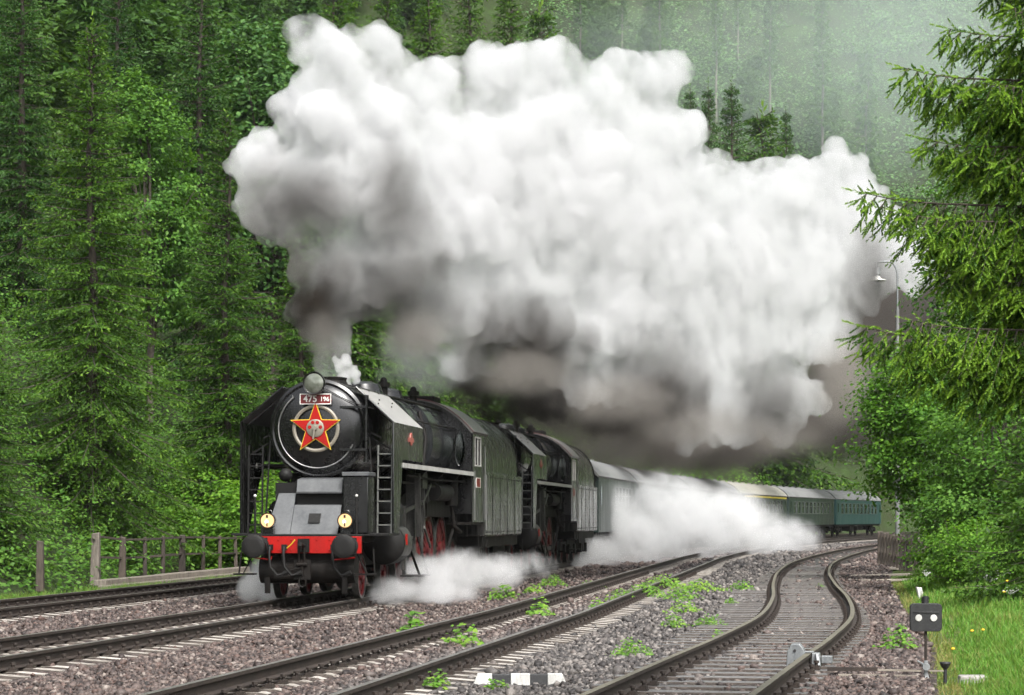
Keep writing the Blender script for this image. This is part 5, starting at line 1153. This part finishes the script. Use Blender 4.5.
# ------------------------------------------------------------------ trackside things
def fence_left():
    posts = [(40, 541, 586, .20), (95, 533, 581, .26), (122, 537, 579, .20), (145, 537, 577, .12), (163, 536, 575, .12), (182, 535, 573, .20), (203, 535, 572, .12), (220, 536, 571, .12), (236, 536, 570, .12), (256, 536, 569, .14)]
    root = empty('post_fence', (0, 0, 0)); tag(root, 'weathered timber post and rail fence behind the rearmost track', 'fence'); tops = []
    for i, (px, t, b, w_) in enumerate(posts):
        Y = 60.5 + (px - 40) * .078; X = (px - 512) / F * Y; z0 = H0 + (YH - b) / F * Y - .15; z1 = H0 + (YH - t) / F * Y
        m = MB(); h = w_ / 2; j = [R.uniform(-.03, .03) for _ in range(4)]
        m.hexa([(X-h,Y-h,z0),(X+h,Y-h,z0),(X+h,Y+h,z0),(X-h,Y+h,z0),(X-h*.8+j[0],Y-h*.8,z1+j[1]),(X+h*.8+j[0],Y-h*.8,z1-j[1]),(X+h*.8+j[0],Y+h*.8,z1-j[2]),(X-h*.8+j[0],Y+h*.8,z1+j[2])])
        o = m.build('post', M['old_timber' if i == 1 else 'fence_timber'], root, 0, .02)
        if i >= 1: tops.append((X, Y, z0, z1))
    for fr in (.94, .50):
        for a, b in zip(tops, tops[1:]):
            m = MB(); m.bar((a[0], a[1]-.02, a[2]+.15+(a[3]-a[2]-.15)*fr), (b[0], b[1]-.02, b[2]+.15+(b[3]-b[2]-.15)*fr), .05, .055); m.build('rail', M['fence_timber'], root, 0)
fence_left()
# timber kerb at the foot of that fence
m = MB(); p = [at(100, 583, 63.5), at(160, 577.5, 68.5), at(245, 569.5, 75)]
for i, (a, b) in enumerate(zip(p, p[1:])): m.bar(a + Vector((.0, 0, .01*i)), b + Vector((0, 0, .01*i)), .34, .16)
for i, (a, b) in enumerate(((p[0], p[1]), (p[1], p[2]))): m.bar(a + Vector((.15,-.45,-.13)), b + Vector((.15,-.45,-.13)), .28, .14)
o = m.build('timber_kerb', M['old_timber'], None, 0, .015); tag(o, 'stacked weathered planks edging the ground below the timber fence', 'timber edging')

# picket fence on the right
root = empty('picket_fence'); tag(root, 'dark picket fence standing end-on beside the siding under the hazel', 'fence')
a, b = Vector((13.75, 83.0, -.22)), Vector((14.02, 92.0, -.04)); n = 11
for i in range(n):
    c = a.lerp(b, i / (n - 1)); h = 1.16 + R.uniform(-.04, .04); m = MB(); d = (b - a).normalized() * .055
    m.prism([(-.05, -.2), (.05, -.2), (.05, h - .05), (0, h), (-.05, h - .05)], 'y', -.05, .05)
    o = m.build('picket', M['fence_timber'], root, 0); o.location = c + Vector((-.05, 0, 0)); o.rotation_euler = (0, 0, math.atan2(b.y - a.y, b.x - a.x))
for zz in (.35, .95): m = MB(); m.bar(a + Vector((.02, 0, zz)), b + Vector((.02, 0, zz)), .06, .08); m.build('rail', M['fence_timber'], root, 0)
for c in (a, b): m = MB(); m.box(c.x+.05, c.x+.19, c.y-.07, c.y+.07, -.5, 1.02); m.build('post', M['fence_timber'], root, 0, .01)
for (px, py, Y, L, w_, an, lab) in ((896, 566, 88, 3.0, .34, 12, 'long pale plank lying beside the picket fence'), (880, 571, 76, 2.2, .22, 70, 'short plank lying across the gravel left of the picket fence'), (892, 577, 70, 1.9, .2, 80, 'short weathered plank lying nearest the white stake')):
    q = at(px, py, Y); m = MB(); m.box(-w_/2, w_/2, -L/2, L/2, -.03, .03); o = m.build('plank', M['plank_timber'], None, 0, .008); o.location = (q.x, q.y, -.20); o.rotation_euler = (rad(1), rad(2), -rad(an)); tag(o, lab, 'plank')
# white stake
m = MB(); m.hexa([(-.06,-.035,-.2),(.06,-.035,-.2),(.06,.035,-.2),(-.06,.035,-.2),(-.06,-.035,.30),(.06,-.035,.26),(.06,.035,.26),(-.06,.035,.30)]); o = m.build('marker_stake', M['white_paint'], None, 0, .008); q = at(921, 580, 55); o.location = (q.x, q.y, verge_z(q.x, q.y)); o.rotation_euler = (0, rad(-12), .3); tag(o, 'tilted white marker stake by the end of the picket fence', 'marker stake')

# gooseneck lamp
X, Y = (897.5 - 512) / F * 97, 97.0; root = empty('platform_lamp', (X, Y, gz(X, Y))); tag(root, 'grey gooseneck lamp post rising above the hazel tree', 'lamp post'); zt = H0 + (YH - 260) / F * 97 - gz(X, Y)
m = MB(); m.tube([(0,0,-.3),(0,0,3),(0,0,zt-2.0)], [.095,.085,.07], 12); m.lathe([(zt-2.1,.072),(zt-2.1,.075),(zt-1.95,.075),(zt-1.95,.04)], 'z', (0,0,0), 12); m.build('pole', M['coach_roof'], root)
m = MB(); m.tube([(0,0,zt-2.0),(0,0,zt-.55)] + [(-.28+.28*math.cos(rad(t)), 0, zt-.55+.50*math.sin(rad(t))) for t in range(15, 91, 15)] + [(-.52,0,zt-.05),(-.70,0,zt-.09)], .032, 10); m.build('arm', M['galvanised'], root)
m = MB(); m.lathe([(-.06,.02),(-.10,.05),(-.24,.06),(-.26,.13),(-.46,.14),(-.48,.10),(-.56,.12)], 'z', (-.68,0,zt), 18); hd = m.build('lamp_head', M['galvanised'], root)
m = MB(); m.lathe([(-.52,.11),(-.60,.16),(-.64,.31),(-.67,.31),(-.66,.16),(-.62,.10)], 'z', (-.68,0,zt), 24); m.build('lamp_shade', M['white_paint'], root)
m = MB(); m.sphere((-.68,0,zt-.62), .10, 14); m.build('bulb', M['lens_off'], root)
for ch in root.children:
    if ch.name.split('.')[0] != 'pole': ch.data.transform(Matrix.Translation((0, 0, zt)) @ Matrix.Scale(1.25, 4) @ Matrix.Translation((0, 0, -zt)))

# dwarf signal and its rods
q = at(926, 664, 27.6); X, Y = q.x, 27.6; zb = -.23; root = empty('dwarf_signal', (X, Y, zb), rad(-4)); tag(root, 'black dwarf signal board with two white discs on a short post', 'signal')
zc = H0 + (YH - 617.5) / F * Y - zb
m = MB(); pts = []
for (cx, cz, a0) in ((.135,.115,0),(-.135,.115,90),(-.135,-.115,180),(.135,-.115,270)): pts += [(cx + .045*math.cos(rad(a0+t)), zc + cz + .045*math.sin(rad(a0+t))) for t in (0,30,60,90)]
m.prism(pts, 'y', -.02, .09); m.box(-.145,.145,-.031,-.0205,zc+.055,zc+.066); bd = m.build('signal_board', M['signal_black'], root, 50, .006)
for sx in (-.085, .085): m = MB(); m.lathe([(-.030,.001),(-.030,.036),(-.0205,.040)], 'y', (sx, 0, zc-.005), 24); m.build('white_disc', M['white_paint'], bd)
m = MB(); m.cyl((-.005,.03,zc+.16),(-.005,.03,zc+.235),.040,n=14); m.cyl((-.005,.03,zc+.23),(-.005,.03,zc+.245),.034,n=14); m.build('lamp_cap', M['signal_black'], root)
m = MB(); m.cyl((0,.03,.12),(0,.03,zc-.15),.017,n=10); m.tube([(-.04,.05,zc+.1),(-.05,.06,zc+.30)], .003, 5); m.build('post', M['rail_rust'], root)
m = MB(); m.box(-.02,.02,-.01,.06,.0,.20); m.cyl((0,-.04,.13),(0,.09,.13),.045,n=12); m.bar((-.03,.0,.16),(-.10,.0,.20),.02,.02); m.hexa([(-.05,-.03,-.05),(.05,-.03,-.05),(.05,.09,-.05),(-.05,.09,-.05),(-.02,0,.06),(.02,0,.06),(.02,.06,.06),(-.02,.06,.06)]); m.build('crank', M['galvanised'], root, bevel=.004)
m = MB(); m.bar((-1.0,.0,.10),(-.04,.0,.085),.016,.022); m.bar((.03,.0,.085),(.20,.0,.085),.014,.016); m.bar((-1.0,-.05,.03),(-.1,-.05,.02),.05,.035); m.build('pull_rod', M['plank_timber'], root)
m = MB(); m.bar((-1.12,.0,.10),(-.55,.0,.10),.03,.045); m.build('rod_sleeve', M['rail_rust'], root)
m = MB(); m.cyl((0,0,-.1),(0,0,.10),.022,n=10); m.lathe([(.08,.03),(.11,.05),(.14,.065),(.155,.06),(.16,.001)], 'z', (0,0,0), 16); o = m.build('cable_marker', M['signal_black'], None); o.location = (X + .22, Y, zb+.03); tag(o, 'short black stub post with a round cap beside the dwarf signal', 'stub post')
m = MB(); m.hexa([(-.16,-.12,-.05),(.17,-.13,-.05),(.19,.16,-.05),(-.14,.15,-.05),(-.15,-.11,.05),(.16,-.12,.045),(.17,.14,.05),(-.13,.13,.05)]); o = m.build('concrete_slab', M['concrete'], None, 0, .015); o.location = (X + .50, Y - .1, verge_z(X + .5, Y - .1) + .035); tag(o, 'grey concrete slab sunk in the grass right of the dwarf signal', 'slab')
# derail clamp on the siding rail
q = at(815, 657, 27.8); X3, Y3, T3 = poly_track3(.2); k = int(np.argmin(abs(Y3 - 28.9))); rx, ry, rt = X3[k] + .752*math.cos(T3[k]), Y3[k] - .752*math.sin(T3[k]), T3[k]
root = empty('derailer', (rx, ry, 0), -rt); tag(root, 'pale grey iron derailer clamped on the siding rail', 'derailer')
m = MB(); m.prism([(-.26,-.17),(-.05,-.17),(-.04,.0),(-.06,.06),(-.10,.11),(-.20,.11),(-.25,.02)], 'y', -.09, .09); m.build('clamp_plate', M['galvanised'], root, 0, .012)
m = MB(); m.cyl((-.16,-.10,.03),(-.16,-.088,.03),.018,n=10); m.build('bolt_hole', M['signal_black'], root)
m = MB(); m.hexa([(.04,-.10,-.16),(.15,-.10,-.16),(.15,.10,-.16),(.04,.10,-.16),(.04,-.08,.005),(.13,-.08,.005),(.13,.08,.005),(.04,.08,.005)]); m.box(-.05,.06,-.07,.07,.004,.022); m.box(.15,.28,-.06,.06,-.12,-.03); m.bar((.10,-.10,.0),(.13,-.16,-.15),.04,.03); m.build('clamp_jaw', M['galvanised'], root, 0, .010)
# striped fouling bar
q = at(520, 680, 25.0); root = empty('fouling_bar', (.085, 26.2, bed_z(.085, 26.2) + .10), rad(2)); tag(root, 'low black and white striped bar lying between the middle track and the siding', 'fouling marker')
e = [-.51,-.30,-.10,.11,.30,.51]
for i, (a, b) in enumerate(zip(e, e[1:])):
    m = MB(); hh = .070 if i % 2 == 0 else .064; m.hexa([(a,-.06,-.08),(b,-.06,-.08),(b,.06,-.08),(a,.06,-.08),(a+(.05 if i==0 else 0),-.045,hh-.02),(b-(.05 if i==4 else 0),-.045,hh-.02),(b-(.05 if i==4 else 0),.045,hh-.02),(a+(.05 if i==0 else 0),.045,hh-.02)]); m.build('white_segment' if i % 2 == 0 else 'black_segment', M['white_paint' if i % 2 == 0 else 'signal_black'], root, 0, .008)
# flowers
for i, (px, py, lab) in enumerate(((972, 631, 'yellow dandelion, left of the two in the middle of the grass'), (983, 630, 'yellow dandelion, right of the two in the middle of the grass'), (1004, 592, 'yellow dandelion beneath the white flowers'), (1007, 581, 'yellow dandelion above the other among the white flowers'), (953, 649, 'tiny yellow dandelion close to the stub post'))):
    Y = 27 + (660 - py) * .22; X = (px - 512) / F * Y; z0 = verge_z(X, Y); zf = H0 + (YH - py) / F * Y; root = empty('dandelion', (X, Y, z0)); tag(root, lab, 'flower', 'dandelions in the grass'); h = max(.08, zf - z0)
    m = MB(); m.tube([(0,0,-.02),(.01,0,h*.6),(0,0,h)], .004, 5); m.build('stem', M['grass_blades'], root)
    m = MB(); m.lathe([(h-.01,.005),(h+.0,.025),(h+.016,.019),(h+.02,.001)], 'z', (0,-.0,0), 12); m.build('flower_head', M['dandelion_yellow'], root)
for i, (px, py, lab) in enumerate(((990, 578, 'tallest white umbel flower in the grass below the bushes'), (984, 588, 'white umbel flower, lower left of the tallest one'), (1001, 572, 'white umbel flower at the edge of the dark bush'), (1010, 590, 'small white umbel flower near the right edge'), (926, 572, 'small white flower beside the white stake'))):
    Y = 48.0 - i; X = (px - 512) / F * Y; z0 = verge_z(X, Y); h = max(.3, H0 + (YH - py) / F * Y - z0); root = empty('umbel_flower', (X, Y, z0)); tag(root, lab, 'flower', 'white umbel flowers')
    m = MB(); m.tube([(0,0,-.02),(.03,0,h*.5),(0,0,h)], .006, 5); m.build('stem', M['grass_blades'], root); m = MB()
    for j in range(9): a = j * 2.4; rr = .05 * math.sqrt(j) * (.4 if px == 926 else .8); m.bar((0,0,h-.08),(rr*math.cos(a)*1.6, rr*math.sin(a), h),.006,.006); m.sphere((rr*math.cos(a)*1.6, rr*math.sin(a), h + R.uniform(-.03, .05)), R.uniform(.02, .04) * (.45 if px == 926 else .8), 6, 0, (1, 1, .5))
    m.build('flower_head', M['white_paint'], root)
# ------------------------------------------------------------------ smoke and steam
def plume(name, blobs, voxel, amps, seed, depth):
    """a closed billowing skin grown round overlapping blobs, bumped by several sizes of cauliflower noise.
    blobs: (u, v, radius[, w]) in survey units (one unit = distance/F metres); w is towards (-) or away from (+) the photographer"""
    m = MB()
    for (px, py, r, *dd) in blobs: m.sphere((px, dd[0] if dd else 0, -py), r, 24)
    me = bpy.data.meshes.new(name + '_raw'); me.from_pydata(m.v, [], m.f)
    def remesh(me, vx, it):
        tmp = bpy.data.objects.new('tmp', me); COL.objects.link(tmp); rm = tmp.modifiers.new('r', 'REMESH'); rm.mode = 'VOXEL'; rm.voxel_size = vx
        if it: sm = tmp.modifiers.new('s', 'SMOOTH'); sm.iterations = it; sm.factor = .5
        me2 = bpy.data.meshes.new_from_object(tmp.evaluated_get(bpy.context.evaluated_depsgraph_get())); bpy.data.objects.remove(tmp, do_unlink=True); bpy.data.meshes.remove(me); return me2
    def disp(me, amps):
        n = len(me.vertices); co = np.empty(n * 3, np.float32); me.vertices.foreach_get('co', co); co = co.reshape(-1, 3)
        for (scale, amp, kind) in amps:
            no = np.empty(n * 3, np.float32); me.vertices.foreach_get('normal', no); no = no.reshape(-1, 3); off = Vector((seed * 3.7, seed * 1.9, seed)); d = np.empty(n)
            for i in range(n):
                q = mnoise.noise(Vector(co[i]) / scale + off); d[i] = (2.6 * abs(q) - .6) if kind == 'b' else q * 1.6
            co = co + no * (d[:, None] * amp); me.vertices.foreach_set('co', co.astype(np.float32).ravel()); me.update()
        return me
    def largest(me):                        # drop closed cavities and strays: keep the biggest connected skin
        n = len(me.vertices); e = np.empty(len(me.edges) * 2, np.int32); me.edges.foreach_get('vertices', e); e = e.reshape(-1, 2); lab = np.arange(n)
        while True:
            mn = np.minimum(lab[e[:, 0]], lab[e[:, 1]]); new = lab.copy(); np.minimum.at(new, e[:, 0], mn); np.minimum.at(new, e[:, 1], mn); new = new[new]
            if np.array_equal(new, lab): break
            lab = new
        ids, cnt = np.unique(lab, return_counts=True); bad = set(np.nonzero(lab != ids[np.argmax(cnt)])[0].tolist())
        if bad:
            bm = bmesh.new(); bm.from_mesh(me); bm.verts.ensure_lookup_table(); bmesh.ops.delete(bm, geom=[bm.verts[i] for i in bad], context='VERTS'); bm.to_mesh(me); bm.free()
        return me
    me = disp(largest(remesh(me, voxel * 1.6, 5)), amps[:1]); me = largest(me) if 0 else me
    me = disp(largest(remesh(me, voxel, 2)), amps[1:]); me = largest(remesh(me, voxel * .9, 0))
    n = len(me.vertices); co = np.empty(n * 3, np.float32); me.vertices.foreach_get('co', co); co = co.reshape(-1, 3)
    u, w_, v = co[:, 0], co[:, 1], -co[:, 2]; Yd = np.array([depth(q) for q in (u if len(u) < 4e5 else u)]); Y = Yd * (1 + w_ / F)
    out = np.stack([(u - 512) / F * Y, Y, H0 + (YH - v) / F * Y], 1); me.vertices.foreach_set('co', out.astype(np.float32).ravel()); me.update()
    me.name = name; o = link_mesh(name, me); print(name, n); return o

def smoke_mat(name, dens, col, soot=(), soot_col=(.30, .27, .24), soot_dens=1.0, aniso=.25, nscale=.35, ncut=(.30, .55), lowdens=.25, step=1.0, far=False):
    """even smoke whose colour turns to soot round the given places (world point, radius, amount)"""
    t = NT(name); v = t.n('VolumePrincipled', Anisotropy=aniso); v.inputs['Density Attribute'].default_value = ''; v.inputs['Color Attribute'].default_value = ''
    P_ = t.n('NewGeometry').outputs['Position']; hetero = False
    if soot or nscale:
        n1 = t.noise(nscale or .3, 4, .6, P_)
    f = None
    for (c, r, a) in soot:
        a_ = t.n('VectorMath', _operation='SUBTRACT'); t.l(P_, a_.inputs[0]); a_.inputs[1].default_value = c
        mp = t.n('Mapping', _vector_type='POINT'); t.l(a_.outputs[0], mp.inputs[0]); mp.inputs['Rotation'].default_value = (0, 0, rad(9)); mp.inputs['Scale'].default_value = (1 / r[0], 1 / r[1], 1 / r[2])
        vm = t.n('VectorMath', _operation='LENGTH'); t.l(mp.outputs[0], vm.inputs[0])
        g = t.math('SUBTRACT', 1.0, vm.outputs['Value']); g = t.math('ADD', g, t.math('MULTIPLY', t.math('SUBTRACT', n1, .5), 1.3)); g = t.math('MULTIPLY', t.math('SMOOTH_MIN', t.math('MAXIMUM', g, 0.0), .7, .2), a / .7)
        f = g if f is None else t.math('MAXIMUM', f, g)
    if f is not None:
        f = t.math('MINIMUM', f, 1.0); t.l(t.mix(f, col, soot_col), v.inputs['Color'])
    else: v.inputs['Color'].default_value = tuple(col) + (1,)
    if nscale and ncut:
        mr = t.n('MapRange', _interpolation_type='SMOOTHSTEP'); t.l(n1, mr.inputs[0]); mr.inputs[1].default_value = ncut[0]; mr.inputs[2].default_value = ncut[1]; mr.inputs[3].default_value = dens * lowdens; mr.inputs[4].default_value = dens; 
        if far:                            # smoke thins as it ages behind the train
            sx = t.n('SeparateXYZ'); t.l(P_, sx.inputs[0]); t.l(t.math('DIVIDE', mr.outputs[0], sx.outputs['Y']), v.inputs['Density'])
        else: t.l(mr.outputs[0], v.inputs['Density'])
    else: v.inputs['Density'].default_value = dens
    t.l(v.outputs[0], t.out.inputs['Volume']); t.mat.cycles.volume_step_rate = step; t.mat.cycles.homogeneous_volume = f is None and not (nscale and ncut); M[name] = t.mat; return t.mat


def depth_at(px): return float(np.interp(px, [200, 300, 400, 500, 600, 700, 800, 900, 960], [47.8, 49.5, 53, 58.5, 66, 75, 87, 102, 110]))
W1 = [(254,168,32),(246,198,22),(284,212,42),(335,62,38),(310,88,24),(350,120,66),(385,56,30),(330,180,58),(400,180,84,-10),(436,96,46),(482,84,38),(470,200,92,-10),(545,82,44),(540,190,102),(600,102,50),(640,88,38),(655,140,50),(612,215,104),(694,196,50),(682,265,84),(745,218,58),(800,204,52),(842,186,42),(772,275,76),(852,252,58),(892,262,40),(622,300,84),(545,290,84),(455,275,76,-10),(372,258,66),(335,270,48),(565,335,54),(690,335,66),(745,325,66),(705,385,52),(762,390,46),(642,365,48),(322,302,32),(327,326,30),(332,350,24),(334,372,18),(735,415,34),(820,330,40),(785,395,34),(430,322,36),(470,340,36),(515,345,28),(600,382,30),(690,418,24),(790,428,22),(320,325,16)]
smo = plume('smoke', W1, 2.6, ((70, 17, 'b'), (30, 6.5, 'b'), (13, 2.6, 'b'), (6, 1.1, 'b')), 1, depth_at)
def fr(px, py, Y): return at(px, py, Y)
soots = ((fr(332, 258, 48.0), (2.9, 3.6, 2.3), .85), (fr(325, 318, 48.6), (2.0, 3, 2.2), 1.0), (fr(305, 205, 48.0), (1.7, 3, 1.3), .75), (fr(430, 312, 52), (3.4, 4, 1.8), .75), (fr(420, 210, 51), (1.7, 2.5, 1.6), .6), (fr(535, 372, 60), (3.8, 6, 2.1), .85), (fr(650, 415, 71), (4.2, 7, 2.6), .8), (fr(765, 425, 83), (4.2, 8, 2.6), .6), (fr(870, 320, 98), (3.2, 8, 4.0), .65))
smo.data.materials.append(smoke_mat('smoke_white', 185.0, (.862, .862, .868), soots, (.085, .070, .058), nscale=.75, ncut=(.34, .62), lowdens=.10, step=.05, far=True))
tag(smo, 'huge white and grey smoke plume billowing back from the locomotive chimneys', 'smoke', kind='stuff')

def soft(name, blobs, dens, col, label, nscale=.5, namp=.9, edge=.45, step=.1, aniso=.2, cat='steam'):
    """a soft cloud: density fades out from the middle of each blob (px, py, rx, ry in px, distance, depth radius in m)"""
    t = NT('vol_' + name); v = t.n('VolumePrincipled', Anisotropy=aniso); v.inputs['Density Attribute'].default_value = ''; v.inputs['Color Attribute'].default_value = ''; v.inputs['Color'].default_value = tuple(col) + (1,)
    P_ = t.n('NewGeometry').outputs['Position']; n1 = t.noise(nscale, 5, .6, P_, .4); f = None; m = MB()
    for (px, py, rx, ry, Y, ry_m, *wt) in blobs:
        c = at(px, py, Y); r = Vector((rx / F * Y, ry_m, ry / F * Y)); m.sphere(c, 1.0, 16, 0, tuple(r))
        a = t.n('VectorMath', _operation='SUBTRACT'); t.l(P_, a.inputs[0]); a.inputs[1].default_value = c
        b = t.n('VectorMath', _operation='DIVIDE'); t.l(a.outputs[0], b.inputs[0]); b.inputs[1].default_value = r
        l_ = t.n('VectorMath', _operation='LENGTH'); t.l(b.outputs[0], l_.inputs[0]); g = t.math('MULTIPLY', t.math('MAXIMUM', t.math('SUBTRACT', 1.0, l_.outputs['Value']), 0.0), wt[0] if wt else 1.0)
        f = g if f is None else t.math('ADD', f, g)
    f = t.math('MINIMUM', f, 1.2)
    k = t.math('MULTIPLY', f, t.math('MULTIPLY_ADD', t.math('SUBTRACT', n1, .5), namp * 4, 1.0))
    mr = t.n('MapRange', _interpolation_type='SMOOTHSTEP'); t.l(k, mr.inputs[0]); mr.inputs[1].default_value = .04; mr.inputs[2].default_value = edge; mr.inputs[3].default_value = 0; mr.inputs[4].default_value = dens; t.l(mr.outputs[0], v.inputs['Density'])
    t.l(v.outputs[0], t.out.inputs['Volume']); t.mat.cycles.volume_step_rate = step; M['vol_' + name] = t.mat
    me = bpy.data.meshes.new(name); me.from_pydata(m.v, [], m.f); tmp = bpy.data.objects.new('tmp', me); COL.objects.link(tmp)
    rm = tmp.modifiers.new('r', 'REMESH'); rm.mode = 'VOXEL'; rm.voxel_size = max(.08, min(b_[4] for b_ in blobs) / 260)
    me2 = bpy.data.meshes.new_from_object(tmp.evaluated_get(bpy.context.evaluated_depsgraph_get())); bpy.data.objects.remove(tmp, do_unlink=True); me2.name = name
    me2.materials.clear(); me2.materials.append(t.mat); return tag(link_mesh(name, me2), label, cat, kind='stuff')

soft('dark_smoke', [(575,405,75,62,92,5),(650,425,85,62,118,7),(725,430,80,56,146,9,.8),(790,420,70,56,172,10,.55),(845,395,60,85,200,11),(870,330,60,80,206,11),(905,300,60,70,210,11),(600,455,60,36,108,4,.8),(690,458,70,28,150,6,.5),(640,370,60,50,105,6)], .50, (.20, .18, .165), 'dark brown haze of smoke hanging over the carriage roofs', .16, .6, .7, .06, cat='smoke')
soft('grey_smoke', [(430,335,70,34,52,1.4),(520,372,70,34,58,1.6),(610,398,80,36,64,2),(700,425,80,34,72,2.2,.8),(775,435,60,28,80,2.4,.6),(840,380,46,60,88,2.4),(325,335,30,40,48.5,1)], .40, (.50, .465, .43), 'thin grey-brown smoke trailing under the white plume', .55, 1.2, .8, .06, cat='smoke')
soft('dark_exhaust', [(505,395,60,40,73,1.6),(560,400,60,40,78,2),(610,415,60,40,84,2.4,.8),(465,380,34,30,70,1.2,.7)], .9, (.07, .062, .056), 'dark grey exhaust spreading above the second locomotive', .8, 1.3, .7, .06, cat='smoke')
blk = plume('black_smoke', [(488,424,10),(492,412,14),(499,402,16),(502,392,18),(513,384,22,6),(490,380,16),(532,390,24,10),(470,378,14,5),(552,402,20,14),(520,405,18,6),(480,392,14)], 1.2, ((20, 8, 'b'), (10, 4.0, 'b'), (5, 1.6, 'b')), 5, lambda px: 71.8 + (px - 490) * .05)
blk.data.materials.append(smoke_mat('smoke_black', 2.6, (.035, .03, .028), nscale=1.6, ncut=(.38, .6), lowdens=.1, step=.08)); tag(blk, 'black smoke rolling from the chimney of the second locomotive', 'smoke', kind='stuff')
puff = plume('steam_puff', [(343,376,6),(340,366,7),(346,361,7),(353,373,7),(346,382,5),(356,379,5),(335,360,4)], .7, ((10, 2.2, 'b'), (4.5, 1.0, 'b')), 7, lambda px: 49.6)
puff.data.materials.append(smoke_mat('steam_white', 6.0, (.95, .95, .95), nscale=0, ncut=None)); tag(puff, 'small white steam puff beside the top lamp of the leading locomotive', 'steam', kind='stuff')
soft('thin_steam', [(430,372,42,30,62,2.0),(405,350,36,30,60,2.0),(462,362,32,26,66,2),(390,375,20,16,58,1)], .20, (.90, .90, .90), 'thin pale steam drifting over the boiler of the leading locomotive', .6, 1.0, .5, .08)
soft('ground_steam', [(393,590,30,18,49.8,1.0),(425,580,42,30,51.5,1.2),(462,572,42,30,54,1.2),(498,572,36,24,57,1.2),(440,594,50,14,51,.9),(530,566,36,18,60,1.0,.7),(375,597,16,10,49.2,.7)], 1.6, (.93, .93, .93), 'white cylinder steam blowing over the gravel beside the leading locomotive', 1.5, 1.5, .7, .07)
soft('side_steam', [(262,578,18,26,50.5,.8),(250,588,16,18,50,.8),(270,596,14,12,49.5,.6)], 2.0, (.93, .93, .93), 'white steam escaping on the far side of the leading locomotive', 1.1, .7, .5, .07)
soft('rear_steam', [(600,553,36,22,92,2.0,1.2),(640,540,60,42,99,2.5),(690,530,66,48,108,3),(740,530,60,42,118,3.5,.9),(785,538,46,28,130,3.5,.7),(615,515,42,36,99,2.5,.8),(665,500,56,36,108,3,.7),(720,505,50,30,118,3,.6),(580,562,18,10,89,1.2,1.2)], 1.0, (.955, .955, .955), 'broad bank of white steam hiding the front carriages', .75, 1.4, .9, .06)

# ------------------------------------------------------------------ mist on the far slope, and the air itself
soft('mist', [(700,60,190,130,288,14,1.0),(860,40,190,160,290,16,1.4),(960,50,170,110,280,16,2.4),(600,40,130,80,292,12,.6),(900,150,140,80,285,12,.9)], .0155, (.86, .97, .94), 'pale mist drifting in front of the far hillside', .02, .5, .9, .12, cat='mist')
m = MB(); m.box(-340, 360, -30, 460, -3, 150); hz_ = m.build('haze', [], None, 0); t = NT('haze_air'); v = t.n('VolumePrincipled', Anisotropy=.2, Density=.00007); v.inputs['Density Attribute'].default_value = ''; v.inputs['Color Attribute'].default_value = ''; v.inputs['Color'].default_value = (.93, .97, 1.0, 1); t.l(v.outputs[0], t.out.inputs['Volume'])
hz_.data.materials.append(t.mat); tag(hz_, 'thin damp haze filling the valley air', 'haze', kind='stuff')
